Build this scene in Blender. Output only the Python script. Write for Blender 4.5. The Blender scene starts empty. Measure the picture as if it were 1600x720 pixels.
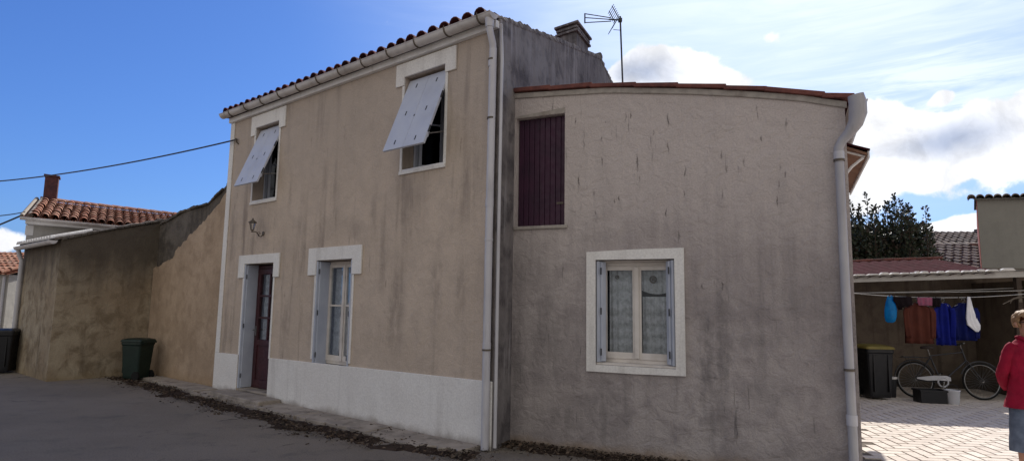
import bpy, bmesh, math, random
from math import sin, cos, tan, radians as rad, pi, hypot, atan2
from mathutils import Vector, Matrix
random.seed(7)
SC = bpy.context.scene
COL = SC.collection

# ------------------------------------------------------------------ camera
FPX, PITCH, ROLL, EYE = 950.0, rad(6.8), rad(.88), 1.7
cF = Vector((0, cos(PITCH), sin(PITCH)))
R0 = Vector((1, 0, 0)); U0 = Vector((0, -sin(PITCH), cos(PITCH)))
cR = R0 * cos(ROLL) + U0 * sin(ROLL); cU = U0 * cos(ROLL) - R0 * sin(ROLL)
cam = bpy.data.cameras.new('camera'); cam.sensor_width = 36; cam.lens = 36 * FPX / 1600
cam.clip_end = 3000; cam.clip_start = .05
co = bpy.data.objects.new('camera', cam); COL.objects.link(co)
co.matrix_world = Matrix(((cR.x, cU.x, -cF.x, 0), (cR.y, cU.y, -cF.y, 0), (cR.z, cU.z, -cF.z, EYE), (0, 0, 0, 1)))
SC.camera = co

def ray(x, y):
    return cF + cR * ((x - 800) / FPX) - cU * ((y - 360) / FPX)

# ------------------------------------------------------------------ sun and sky
SUN_AZ, SUN_EL = 23.2, 40.0
sd = Vector((sin(rad(SUN_AZ)) * cos(rad(SUN_EL)), cos(rad(SUN_AZ)) * cos(rad(SUN_EL)), sin(rad(SUN_EL))))
sl = bpy.data.lights.new('sun', 'SUN'); sl.energy = 5.0; sl.angle = rad(.5); sl.color = (1, .95, .87)
so = bpy.data.objects.new('sun', sl); COL.objects.link(so)
so.rotation_euler = (-sd).to_track_quat('-Z', 'Y').to_euler()
SC.view_settings.view_transform = 'Standard'; SC.view_settings.look = 'None'
SC.view_settings.exposure = 0.12; SC.view_settings.gamma = 1
SC.render.engine = 'CYCLES'
SC.cycles.max_bounces = 6; SC.cycles.use_denoising = True; SC.cycles.transparent_max_bounces = 12

W = bpy.data.worlds.new('World'); SC.world = W; W.use_nodes = True
nt = W.node_tree; nt.nodes.clear()

def N(nt, t, **k):
    n = nt.nodes.new(t)
    for a, v in k.items():
        if a.startswith('i_'): n.inputs[a[2:].replace('_', ' ')].default_value = v
        else: setattr(n, a, v)
    return n
def L(nt, a, b): nt.links.new(a, b)
def put(nt, sock, v):
    if isinstance(v, (int, float)): sock.default_value = v
    elif isinstance(v, (tuple, list)): sock.default_value = v if len(v) == len(sock.default_value) else tuple(v) + (1,)
    else: L(nt, v, sock)
def math_(nt, op, a, b=0.0, c=None, clamp=False):
    n = N(nt, 'ShaderNodeMath', operation=op, use_clamp=clamp)
    put(nt, n.inputs[0], a); put(nt, n.inputs[1], b)
    if c is not None: put(nt, n.inputs[2], c)
    return n.outputs[0]
def noise(nt, vec, scale, detail=4, rough=.55, dist=0.0):
    n = N(nt, 'ShaderNodeTexNoise'); put(nt, n.inputs['Vector'], vec)
    n.inputs['Scale'].default_value = scale; n.inputs['Detail'].default_value = detail
    n.inputs['Roughness'].default_value = rough; n.inputs['Distortion'].default_value = dist
    return n.outputs['Fac']
def remap(nt, v, a, b, c=0.0, d=1.0, smooth=True):
    n = N(nt, 'ShaderNodeMapRange'); n.interpolation_type = 'SMOOTHSTEP' if smooth else 'LINEAR'
    put(nt, n.inputs[0], v)
    for i, q in enumerate((a, b, c, d)): n.inputs[i + 1].default_value = q
    return n.outputs[0]
def mapping(nt, vec, loc=(0, 0, 0), scale=(1, 1, 1)):
    n = N(nt, 'ShaderNodeMapping'); put(nt, n.inputs['Vector'], vec)
    n.inputs['Location'].default_value = loc; n.inputs['Scale'].default_value = scale
    return n.outputs[0]
def mix(nt, f, a, b, mode='MIX'):
    n = N(nt, 'ShaderNodeMix', data_type='RGBA', blend_type=mode)
    put(nt, n.inputs[0], f); put(nt, n.inputs[6], a); put(nt, n.inputs[7], b)
    return n.outputs[2]
def vlen(nt, v):
    n = N(nt, 'ShaderNodeVectorMath', operation='LENGTH'); put(nt, n.inputs[0], v); return n.outputs['Value']

sky = N(nt, 'ShaderNodeTexSky', sky_type='NISHITA')
sky.sun_disc = False; sky.sun_elevation = rad(SUN_EL); sky.sun_rotation = rad(SUN_AZ)
sky.air_density = 1.0; sky.dust_density = .9; sky.ozone_density = 2.0
tc = N(nt, 'ShaderNodeTexCoord'); D = tc.outputs['Generated']
SKY_S = .15
tint = N(nt, 'ShaderNodeVectorMath', operation='MULTIPLY'); L(nt, sky.outputs[0], tint.inputs[0]); tint.inputs[1].default_value = (.30, .51, 1.03)
den = N(nt, 'ShaderNodeVectorMath', operation='MULTIPLY_ADD'); L(nt, tint.outputs[0], den.inputs[0]); den.inputs[1].default_value = (.04,) * 3; den.inputs[2].default_value = (1, 1, 1)
skyc = N(nt, 'ShaderNodeVectorMath', operation='DIVIDE'); L(nt, tint.outputs[0], skyc.inputs[0]); L(nt, den.outputs[0], skyc.inputs[1])
SKYC = skyc.outputs[0]
# clouds: patches of the dome given by a direction, a radius (wide, high) and a weight
def skydir(x, y): return ray(x, y).normalized()
warp = N(nt, 'ShaderNodeTexNoise'); L(nt, D, warp.inputs['Vector']); warp.inputs['Scale'].default_value = 5.0; warp.inputs['Detail'].default_value = 4
wv = N(nt, 'ShaderNodeVectorMath', operation='SUBTRACT'); L(nt, warp.outputs['Color'], wv.inputs[0]); wv.inputs[1].default_value = (.5, .5, .5)
wv2 = N(nt, 'ShaderNodeVectorMath', operation='MULTIPLY_ADD'); L(nt, wv.outputs[0], wv2.inputs[0]); wv2.inputs[1].default_value = (.13, .13, .10); L(nt, D, wv2.inputs[2])
DW = wv2.outputs[0]
def patch(x, y, rx, ry, amt, edge0=1.0, edge1=0.0, vec=None):
    d = skydir(x, y); s = FPX
    # distances inside the patch measured across and up
    t = Vector((d.y, -d.x, 0)).normalized(); u = t.cross(d).normalized()
    if u.z < 0: u = -u
    def dot(v, sc):
        n = N(nt, 'ShaderNodeVectorMath', operation='DOT_PRODUCT'); L(nt, vec or DW, n.inputs[0]); n.inputs[1].default_value = v
        return math_(nt, 'MULTIPLY', math_(nt, 'SUBTRACT', n.outputs['Value'], v.dot(d)), sc)
    a = dot(t, s / rx); b = dot(u, s / ry)
    r = math_(nt, 'SQRT', math_(nt, 'ADD', math_(nt, 'MULTIPLY', a, a), math_(nt, 'MULTIPLY', b, b)))
    # keep only the half of the dome the patch lies in
    n = N(nt, 'ShaderNodeVectorMath', operation='DOT_PRODUCT'); L(nt, D, n.inputs[0]); n.inputs[1].default_value = d
    return math_(nt, 'MULTIPLY', remap(nt, r, edge1, edge0, amt, 0), math_(nt, 'GREATER_THAN', n.outputs['Value'], .3))
def total(lst):
    o = lst[0]
    for q in lst[1:]: o = math_(nt, 'ADD', o, q)
    return o
cum = total([patch(*p) for p in (
    (1050, 118, 112, 50, 1.0), (1110, 142, 90, 28, .7), (985, 130, 60, 40, .6),
    (1385, 180, 88, 56, .86), (1480, 200, 112, 56, .86), (1400, 262, 100, 50, .84), (1500, 258, 95, 26, .8), (1490, 138, 22, 15, .9),
    (1590, 215, 80, 90, .50), (1480, 356, 190, 24, 1.15), (1500, 400, 300, 30, .8), (1330, 300, 60, 60, .7),
    (1200, 62, 42, 26, .46), (1150, 62, 22, 14, .42), (15, 380, 60, 20, .62), (-20, 10, 60, 34, .3),
    (700, -420, 300, 160, .6), (2100, 150, 420, 180, .8), (-900, 200, 500, 120, .5))])
fb = noise(nt, D, 10.0, 10, .60, .25)
fb2 = noise(nt, mapping(nt, D, (3, 1, 2), (1, 1, 1)), 3.2, 6, .6)
bd = N(nt, 'ShaderNodeVectorMath', operation='DOT_PRODUCT'); L(nt, D, bd.inputs[0]); bd.inputs[1].default_value = cF
cum = math_(nt, 'ADD', cum, remap(nt, bd.outputs['Value'], .15, -.30, 0, .66))     # unseen broken cloud added behind the camera as neutral fill on the walls
dens = math_(nt, 'ADD', cum, math_(nt, 'MULTIPLY', math_(nt, 'SUBTRACT', fb, .5), 1.7))
cmask = remap(nt, dens, .30, .52)
cir = mapping(nt, D, (0, 0, 0), (3, 3, 26))
cirn = noise(nt, cir, 1.6, 5, .6, .6)
cirp = total([patch(*p) for p in ((1540, 120, 240, 150, .8), (1450, 130, 160, 80, .5), (1250, 60, 300, 130, .35), (900, -100, 500, 160, .25))])
wisp = math_(nt, 'MULTIPLY', remap(nt, cirn, .40, .68), cirp, clamp=True)
wisp = math_(nt, 'MULTIPLY', wisp, .42)
grey = total([patch(1505, 210, 110, 44, 1.0), patch(1015, 126, 85, 38, .95), patch(1440, 300, 70, 20, .4), patch(1400, 225, 60, 26, .35)])
greym = math_(nt, 'MULTIPLY', math_(nt, 'MULTIPLY', grey, remap(nt, fb2, .2, .5)), 1.0, clamp=True)
shade = remap(nt, noise(nt, DW, 13.0, 8, .62, .4), .3, .62, .74, 1.0)
ccol = mix(nt, greym, (7.4, 7.5, 7.8), (2.9, 3.4, 4.6))
ccol = mix(nt, 1.0, ccol, shade, 'MULTIPLY')
ccol = mix(nt, remap(nt, bd.outputs['Value'], .3, -.2, 0, 1), ccol, (4.1, 4.0, 3.9))
veil = math_(nt, 'ADD', patch(1215, -130, 640, 560, .95, vec=D), patch(1600, 130, 420, 260, .10, vec=D))
veil = math_(nt, 'MULTIPLY', veil, remap(nt, cirn, .2, .7, .75, 1.0), clamp=True)
SKYC = mix(nt, veil, SKYC, (6.1, 6.7, 7.9))
full = mix(nt, cmask, mix(nt, wisp, SKYC, (7.5, 7.9, 8.8)), ccol)
bg = N(nt, 'ShaderNodeBackground'); bg.inputs['Strength'].default_value = SKY_S
L(nt, full, bg.inputs['Color'])
wo = N(nt, 'ShaderNodeOutputWorld'); L(nt, bg.outputs[0], wo.inputs['Surface'])

# ------------------------------------------------------------------ materials
MATS = {}
def newmat(name, rough=.8, spec=.3, metal=0.0):
    m = bpy.data.materials.new(name); m.use_nodes = True
    nt = m.node_tree; b = nt.nodes['Principled BSDF']
    b.inputs['Roughness'].default_value = rough; b.inputs['Specular IOR Level'].default_value = spec
    b.inputs['Metallic'].default_value = metal
    MATS[name] = m
    return m, nt, b
def oc(nt): return N(nt, 'ShaderNodeTexCoord').outputs['Object']
def bump(nt, b, h, strength, dist=.02):
    n = N(nt, 'ShaderNodeBump'); n.inputs['Strength'].default_value = strength; n.inputs['Distance'].default_value = dist
    L(nt, h, n.inputs['Height']); L(nt, n.outputs[0], b.inputs['Normal'])

def plain(name, c1, c2=None, rough=.6, spec=.35, scale=6, bmp=.15, metal=0.0, grime=None, gamt=.5, streak=False, gscale=3, fine=40):
    """paint, plastic, metal, cloth: two near tones, a third tone of grime in patches, slight relief"""
    m, nt, b = newmat(name, rough, spec, metal); v = oc(nt)
    c2 = c2 or tuple(q * .8 for q in c1)
    c = mix(nt, remap(nt, noise(nt, v, scale, 5), .3, .7), c1, c2)
    if grime:
        gv = mapping(nt, v, (0, 0, 0), (9, 9, .9)) if streak else v
        g = noise(nt, gv, 1.2 if streak else gscale, 6, .65, .2)
        c = mix(nt, math_(nt, 'MULTIPLY', remap(nt, g, .5, .75), gamt), c, grime)
    L(nt, c, b.inputs['Base Color'])
    r = remap(nt, noise(nt, v, scale * 3, 3), .3, .7, max(0, rough - .1), min(1, rough + .12)); L(nt, r, b.inputs['Roughness'])
    if bmp: bump(nt, b, noise(nt, v, fine, 4), bmp, .01)
    return m

def stucco(name, c1, c2, c3, dark, streak=.5, mott=.5, bmp=.5, blobs=(), lows=None, highs=None, sscale=5.0, fine=55, lump=7, blobcol=None, skew=(1, 1, 1), vs=0.0):
    """old cement render: broad mottling, vertical run-off marks, lumpy trowelled relief; blobs are stains with a place of their own"""
    m, nt, b = newmat(name, .92, .15); v = oc(nt)
    big = noise(nt, v, .75, 5, .6, .3); med = noise(nt, v, 3.3, 6, .62, .4); fin = noise(nt, v, fine, 5, .65)
    c = mix(nt, remap(nt, big, .34, .64), c1, c2)
    c = mix(nt, math_(nt, 'MULTIPLY', remap(nt, med, .42, .66), mott), c, c3)
    sv = mapping(nt, v, (1.3, 0, .4), (sscale, sscale, .42))
    st = noise(nt, sv, 1.0, 7, .6, .35)
    gate = remap(nt, noise(nt, mapping(nt, v, (5, 2, 1)), .55, 3), .36, .6)
    sm = math_(nt, 'MULTIPLY', math_(nt, 'MULTIPLY', remap(nt, st, .47, .72), gate), streak)
    c = mix(nt, sm, c, dark)
    warpn = N(nt, 'ShaderNodeTexNoise'); L(nt, v, warpn.inputs['Vector']); warpn.inputs['Scale'].default_value = 9; warpn.inputs['Detail'].default_value = 5
    def blobmask(lst, wamp):
        w = N(nt, 'ShaderNodeVectorMath', operation='MULTIPLY_ADD'); L(nt, warpn.outputs['Color'], w.inputs[0]); w.inputs[1].default_value = (wamp, 0, wamp)
        w2 = N(nt, 'ShaderNodeVectorMath', operation='ADD'); L(nt, v, w2.inputs[0]); w2.inputs[1].default_value = (-wamp / 2, 0, -wamp / 2)
        L(nt, w2.outputs[0], w.inputs[2])
        acc = None
        for (x, z, rx, rz, amt) in lst:
            q = mapping(nt, w.outputs[0], (-x / rx, 0, -z / rz), (1 / rx, 0, 1 / rz))
            k = remap(nt, vlen(nt, q), .15, 1.0, amt, 0)
            acc = k if acc is None else math_(nt, 'MAXIMUM', acc, k)
        return acc
    small = [(a, b, c * .55, d * 1.15, e) for a, b, c, d, e in blobs if c < .03]; largeb = [q for q in blobs if q[2] >= .03]
    if largeb:
        k = math_(nt, 'MULTIPLY', blobmask(largeb, .22), remap(nt, noise(nt, mapping(nt, v, (0, 0, 0), (3.2, 1, .8)), 3.5, 6, .6), .28, .6))
        c = mix(nt, k, c, blobcol or dark)
    if lows:   # band near the foot: rust, splash dirt, painted shade on the shelter, its own ragged edge
        z = N(nt, 'ShaderNodeSeparateXYZ'); L(nt, v, z.inputs[0])
        zz = math_(nt, 'ADD', z.outputs[2], math_(nt, 'MULTIPLY', math_(nt, 'SUBTRACT', noise(nt, v, 2.6, 5, .6), .5), lows[1] * 1.6))
        c = mix(nt, remap(nt, zz, 0, lows[1], lows[2], 0), c, lows[0])
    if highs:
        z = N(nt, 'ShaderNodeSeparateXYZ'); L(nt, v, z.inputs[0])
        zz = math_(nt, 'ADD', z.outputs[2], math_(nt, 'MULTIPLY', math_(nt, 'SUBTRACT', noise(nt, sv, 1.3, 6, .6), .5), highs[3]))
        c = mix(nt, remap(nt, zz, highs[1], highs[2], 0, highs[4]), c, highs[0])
    c = mix(nt, remap(nt, fin, .3, .7, .0, .22), c, tuple(q * .6 for q in dark))
    if vs:
        t1 = noise(nt, mapping(nt, v, (3, 0, 7), (20, 20, 1.9)), 1.0, 5, .62, .5)
        t2 = noise(nt, mapping(nt, v, (9, 0, 2)), 1.7, 4, .6)
        km = math_(nt, 'MULTIPLY', math_(nt, 'MULTIPLY', remap(nt, t1, .60, .70), remap(nt, t2, .46, .62)), vs)
        c = mix(nt, km, c, tuple(q * .75 for q in dark))
    if small:
        c = mix(nt, math_(nt, 'MULTIPLY', blobmask(small, .075), remap(nt, noise(nt, v, 30, 4, .7), .3, .6, .35, 1)), c, (.07, .06, .056))
    L(nt, c, b.inputs['Base Color'])
    lv = noise(nt, mapping(nt, v, (0, 0, 0), skew), lump, 4, .55, .8)
    h = math_(nt, 'ADD', math_(nt, 'MULTIPLY', lv, .75), math_(nt, 'MULTIPLY', fin, .16))
    h = math_(nt, 'ADD', h, math_(nt, 'MULTIPLY', med, .5))
    bump(nt, b, h, bmp, .035)
    return m

BLOB_A = [(-1.75, 1.6, .22, 1.0, .55), (-.95, 1.9, .15, .9, .4), (-.5, 1.9, .16, .8, .4), (-4.5, 1.35, .18, .45, .45), (-5.75, 2.6, .16, .45, .45),
          (-2.3, 3.0, .12, .6, .35), (-3.6, 3.6, .1, .5, .4), (-4.6, 3.5, .09, .5, .35), (-1.35, 3.0, .3, .5, .3), (-.3, 3.2, .1, .9, .3),
          (-5.55, 3.05, .2, .4, .4), (-6.45, 2.4, .12, .9, .25), (-3.1, 4.3, .04, .3, .6), (-2.75, 2.75, .3, .25, .3)]
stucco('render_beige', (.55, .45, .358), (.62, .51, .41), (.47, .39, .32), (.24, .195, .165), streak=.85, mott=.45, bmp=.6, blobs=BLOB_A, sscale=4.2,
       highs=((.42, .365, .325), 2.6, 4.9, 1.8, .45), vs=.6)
CR = [(1.966, 3.863, .067), (1.955, 3.558, .13), (1.452, 3.962, .053), (1.53, 3.953, .04), (.862, 3.975, .06), (.938, 3.738, .12), (1.174, 3.714, .06), (1.189, 3.435, .04),
      (.889, 3.22, .093), (1.625, 3.397, .093), (1.615, 3.183, .047), (2.166, 3.239, .093), (2.571, 3.389, .06), (2.601, 3.226, .053), (2.54, 2.956, .06), (2.959, 3.532, .06),
      (3.134, 3.023, .09), (3.116, 2.851, .093), (3.175, 3.124, .047), (1.329, 2.94, .047), (1.376, 2.968, .047), (1.95, 2.77, .06), (2.147, 2.981, .047), (1.23, 3.908, .033),
      (1.794, 3.728, .053), (2.769, 3.299, .06), (1.092, 2.813, .04), (2.334, 1.931, .05), (2.509, 1.931, .05)]
BLOB_B = [(2.35, 1.1, .12, 1.0, .75), (2.52, 1.2, .09, .85, .6), (2.42, .5, .16, .6, .6), (.25, 2.2, .35, .5, .55), (.5, 1.3, .45, .9, .5), (1.2, .5, .6, .4, .4),
          (.08, 3.9, .12, 1.2, .55), (.1, 1.0, .16, 1.1, .5), (2.9, 1.35, .5, .12, .35), (3.0, .8, .4, .25, .3), (3.25, 1.8, .3, .3, .25), (.95, 3.45, .07, .5, .45),
          (1.96, 3.35, .06, .45, .45), (3.12, 2.9, .08, .3, .5), (1.7, 2.6, .35, .2, .3), (.7, .35, .5, .3, .5), (1.15, 2.5, .5, .12, .45), (1.62, 3.25, .06, .4, .35), (2.57, 3.2, .05, .4, .3)]
_r = random.Random(5)
BLOB_B = [(a, b, c, d, e * .78) for a, b, c, d, e in BLOB_B]
BLOB_B += [(x + _r.uniform(-.02, .02), z - h * .3, .02 + .006 * _r.random(), h * _r.uniform(.7, 1.5), _r.uniform(.5, .95)) for x, z, h in CR]
BLOB_B += [(x, z - h * 2.2, .04, h * 3.2, .5) for x, z, h in CR[::2]]
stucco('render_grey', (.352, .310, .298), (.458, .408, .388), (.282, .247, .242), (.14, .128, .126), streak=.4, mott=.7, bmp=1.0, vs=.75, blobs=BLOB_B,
       lows=((.30, .20, .11), .16, .6), highs=((.62, .548, .512), 1.5, 3.4, 1.6, .72), sscale=6, lump=8)  # highs: paler top paints in the light falloff, over a grimier lower wall
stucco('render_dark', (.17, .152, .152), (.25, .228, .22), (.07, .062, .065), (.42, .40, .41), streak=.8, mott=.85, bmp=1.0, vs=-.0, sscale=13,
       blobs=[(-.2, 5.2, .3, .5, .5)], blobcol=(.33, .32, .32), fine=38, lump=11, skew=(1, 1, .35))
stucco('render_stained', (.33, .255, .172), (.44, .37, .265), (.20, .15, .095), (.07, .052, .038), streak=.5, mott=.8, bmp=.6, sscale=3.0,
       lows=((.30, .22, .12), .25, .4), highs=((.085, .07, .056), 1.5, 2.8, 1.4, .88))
stucco('render_tan', (.42, .31, .215), (.53, .40, .285), (.30, .215, .145), (.17, .125, .09), streak=.4, mott=.5, bmp=.4, sscale=3.5, lows=((.36, .24, .13), .3, .5))
stucco('cement_dark', (.13, .11, .09), (.19, .165, .14), (.08, .07, .06), (.04, .035, .03), streak=.8, mott=.8, bmp=1.0, sscale=7)
stucco('render_pale', (.46, .44, .41), (.54, .52, .48), (.38, .36, .33), (.26, .25, .24), streak=.3, mott=.4, bmp=.3)
stucco('render_olive', (.23, .22, .195), (.26, .25, .22), (.20, .19, .17), (.15, .15, .13), streak=.25, mott=.3, bmp=.15)
stucco('render_shelter', (.19, .15, .11), (.24, .19, .145), (.13, .10, .08), (.05, .04, .033), streak=.7, mott=.6, bmp=.4, lows=((.05, .045, .04), .7, .7))  # foot darkened to paint in the shade deep under the roof
plain('white_paint', (.80, .79, .78), (.70, .69, .68), .6, .3, 3, .12, grime=(.45, .42, .39), gamt=.35, streak=True)
stucco('white_masonry', (.86, .84, .80), (.82, .79, .75), (.75, .72, .68), (.42, .39, .36), streak=.35, mott=.35, bmp=.3, lows=((.26, .22, .18), .15, .75), fine=40)
plain('cream_paint', (.70, .65, .60), (.58, .53, .48), .5, .35, 5, .1, grime=(.25, .22, .2), gamt=.45)
plain('shutter_paint', (.50, .53, .60), (.43, .46, .54), .5, .4, 4, .06, grime=(.25, .26, .30), gamt=.3, streak=True)
plain('shutter_pale', (.55, .58, .66), (.50, .53, .62), .45, .4, 3, .04, grime=(.35, .36, .42), gamt=.25)
plain('gutter_plastic', (.62, .59, .57), (.52, .49, .47), .45, .4, 3, .04, grime=(.2, .17, .15), gamt=.55, streak=False)
plain('pipe_plastic', (.56, .55, .57), (.48, .47, .50), .4, .4, 2, .04, grime=(.25, .22, .21), gamt=.4, streak=True)
plain('pipe_grey', (.46, .45, .46), (.38, .37, .39), .5, .3, 2, .05, grime=(.2, .18, .17), gamt=.5, streak=True)
plain('dark_metal', (.04, .04, .045), (.02, .02, .025), .5, .5, 10, .1)
plain('iron', (.14, .115, .09), (.08, .065, .05), .7, .4, 20, .3)
plain('hatch_plum', (.048, .012, .034), (.032, .009, .026), .5, .35, 5, .08, grime=(.02, .01, .02), gamt=.5, streak=True)
plain('door_red', (.055, .009, .013), (.035, .007, .010), .45, .45, 5, .08, grime=(.03, .01, .01), gamt=.4, streak=True)
plain('chimney_brick', (.13, .055, .05), (.08, .04, .04), .9, .2, 14, .5, grime=(.04, .03, .04), gamt=.6)
plain('verge_red', (.20, .075, .06), (.12, .05, .045), .85, .2, 9, .4, grime=(.05, .03, .03), gamt=.7)
plain('mortar', (.42, .38, .34), (.32, .29, .26), .95, .1, 12, .7, grime=(.16, .13, .11), gamt=.6)
plain('mortar_pale', (.72, .70, .66), (.6, .57, .53), .95, .1, 12, .7, grime=(.3, .27, .24), gamt=.4)
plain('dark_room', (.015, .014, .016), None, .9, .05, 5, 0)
plain('green_plastic', (.007, .022, .016), (.005, .016, .012), .45, .4, 4, .05)
plain('black_plastic', (.012, .012, .014), None, .45, .4, 4, .05)
plain('yellow_plastic', (.22, .17, .04), (.16, .13, .03), .5, .35, 4, .05)
plain('rubber', (.015, .015, .015), None, .8, .2, 10, .1)
plain('chrome', (.3, .3, .3), (.2, .19, .18), .4, .5, 8, 0, metal=.8, grime=(.15, .1, .08), gamt=.5)
plain('bucket_white', (.55, .55, .57), (.46, .46, .48), .5, .35, 5, .05)
plain('rope', (.50, .49, .46), (.38, .37, .35), .8, .2, 5, 0)
plain('wood', (.07, .05, .038), (.045, .033, .026), .8, .2, 6, .3, grime=(.05, .035, .03), gamt=.5, streak=True)
plain('under_brown', (.32, .19, .13), (.24, .14, .10), .8, .2, 6, .2)
plain('cloth_rust', (.10, .032, .022), (.075, .024, .018), .9, .1, 5, .3)
plain('cloth_blue', (.006, .012, .17), (.005, .010, .12), .85, .15, 5, .3)
plain('cloth_navy', (.005, .010, .09), (.004, .007, .06), .85, .15, 5, .3)
plain('cloth_black', (.012, .008, .01), None, .9, .1, 5, .3)
plain('cloth_pink', (.22, .09, .14), (.3, .08, .14), .9, .1, 18, .3)
plain('cloth_white', (.78, .78, .80), (.66, .66, .70), .9, .1, 5, .3)
plain('jacket_red', (.30, .008, .035), (.22, .006, .025), .85, .2, 9, .35, fine=90)
plain('denim', (.13, .16, .22), (.085, .105, .15), .9, .15, 14, .4, fine=120)
plain('skin', (.42, .23, .16), (.36, .18, .12), .55, .35, 12, .1)
plain('hair', (.36, .22, .11), (.20, .11, .055), .6, .35, 26, .6, fine=70)
plain('glasses', (.01, .01, .012), None, .1, .6, 5, 0)
plain('leather', (.05, .035, .03), None, .6, .35, 8, .2)
plain('concrete', (.40, .345, .29), (.27, .235, .20), .93, .15, 4, .7, grime=(.09, .07, .055), gamt=.75, gscale=6)
plain('soil', (.06, .042, .032), (.03, .022, .018), 1.0, .05, 14, 1.0, grime=(.12, .09, .07), gamt=.5)
plain('bark', (.07, .05, .04), None, .95, .1, 12, .6)
plain('roof_sheet', (.060, .014, .019), (.04, .011, .014), 1.0, .02, 6, .3, grime=(.05, .02, .02), gamt=.5)
plain('quoin_red', (.40, .11, .09), (.3, .08, .07), .9, .15, 10, .5)
plain('far_roof', (.17, .16, .145), (.12, .115, .105), .95, .1, 12, .6)

# translucent bag
m, nt, b = newmat('bag_blue', .35, .4); v = oc(nt)
L(nt, mix(nt, remap(nt, noise(nt, v, 14, 5, .6, .6), .35, .65), (.0, .18, .45), (.01, .32, .65)), b.inputs['Base Color'])
tr = N(nt, 'ShaderNodeBsdfTranslucent'); tr.inputs[0].default_value = (.02, .5, .9, 1)
mx = N(nt, 'ShaderNodeMixShader'); mx.inputs[0].default_value = .55
L(nt, b.outputs[0], mx.inputs[1]); L(nt, tr.outputs[0], mx.inputs[2]); L(nt, mx.outputs[0], nt.nodes['Material Output'].inputs[0])
bump(nt, b, noise(nt, v, 30, 4), .5, .01)
# glass: sees through, mirrors the street
m, nt, b = newmat('glass', .05, .5)
gl = N(nt, 'ShaderNodeBsdfGlossy'); gl.inputs['Roughness'].default_value = .03; gl.inputs[0].default_value = (.9, .93, 1, 1)
tp = N(nt, 'ShaderNodeBsdfTransparent'); tp.inputs[0].default_value = (.9, .92, .93, 1)
fr = N(nt, 'ShaderNodeFresnel'); fr.inputs[0].default_value = 1.5
mx = N(nt, 'ShaderNodeMixShader'); L(nt, math_(nt, 'MULTIPLY_ADD', fr.outputs[0], .55, .0), mx.inputs[0])
L(nt, tp.outputs[0], mx.inputs[1]); L(nt, gl.outputs[0], mx.inputs[2]); L(nt, mx.outputs[0], nt.nodes['Material Output'].inputs[0])
# lace curtain: weave holes let the dark room through
m, nt, b = newmat('lace', .9, .1); v = oc(nt)
b.inputs['Base Color'].default_value = (.75, .75, .76, 1)
z = N(nt, 'ShaderNodeSeparateXYZ'); L(nt, v, z.inputs[0])
bands = math_(nt, 'SINE', math_(nt, 'MULTIPLY', z.outputs[2], 46.0))
lf = math_(nt, 'ADD', math_(nt, 'MULTIPLY', bands, .08), remap(nt, noise(nt, v, 22, 4, .6), .3, .7, .62, .97))
tp = N(nt, 'ShaderNodeBsdfTransparent'); mx = N(nt, 'ShaderNodeMixShader'); L(nt, lf, mx.inputs[0])
L(nt, tp.outputs[0], mx.inputs[1]); L(nt, b.outputs[0], mx.inputs[2]); L(nt, mx.outputs[0], nt.nodes['Material Output'].inputs[0])

# tiles: every tile its own tone (random per mesh island), lichen
def tilemat(name, cols, lichen=(.3, .28, .22), lamt=.5):
    m, nt, b = newmat(name, .9, .15); v = oc(nt)
    g = N(nt, 'ShaderNodeNewGeometry'); r = N(nt, 'ShaderNodeValToRGB'); L(nt, g.outputs['Random Per Island'], r.inputs[0])
    e = r.color_ramp.elements; e[0].color = cols[0] + (1,); e[1].color = cols[-1] + (1,)
    for i, c in enumerate(cols[1:-1]): q = e.new((i + 1) / (len(cols) - 1)); q.color = c + (1,)
    c = mix(nt, math_(nt, 'MULTIPLY', remap(nt, noise(nt, v, 12, 6, .65), .48, .68), lamt), r.outputs[0], lichen)
    c = mix(nt, remap(nt, noise(nt, v, 45, 4), .45, .75, 0, .5), c, (.05, .035, .03))
    L(nt, c, b.inputs['Base Color']); bump(nt, b, noise(nt, v, 50, 4), .4, .01)
tilemat('tile_terracotta', [(.36, .15, .09), (.28, .12, .08), (.45, .24, .16), (.22, .10, .07)], (.42, .36, .28), .5)
tilemat('tile_dark', [(.12, .035, .045), (.08, .03, .04), (.17, .05, .05)], (.10, .07, .07), .5)
tilemat('tile_grey', [(.19, .15, .13), (.24, .19, .165), (.14, .115, .10), (.21, .15, .125)], (.32, .30, .26), .6)
tilemat('tile_verge', [(.25, .22, .19), (.36, .32, .27), (.17, .15, .13)], (.45, .42, .35), .6)
tilemat('leaf', [(.018, .03, .016), (.03, .045, .022), (.045, .055, .028), (.06, .035, .025)], (.03, .05, .02), .3)
tilemat('litter', [(.06, .04, .03), (.035, .025, .02), (.11, .075, .05), (.16, .12, .085), (.03, .028, .022)], (.05, .04, .03), .3)
MATS['leaf'].node_tree.nodes['Principled BSDF'].inputs['Roughness'].default_value = .5
MATS['leaf'].node_tree.nodes['Principled BSDF'].inputs['Specular IOR Level'].default_value = .4

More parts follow.
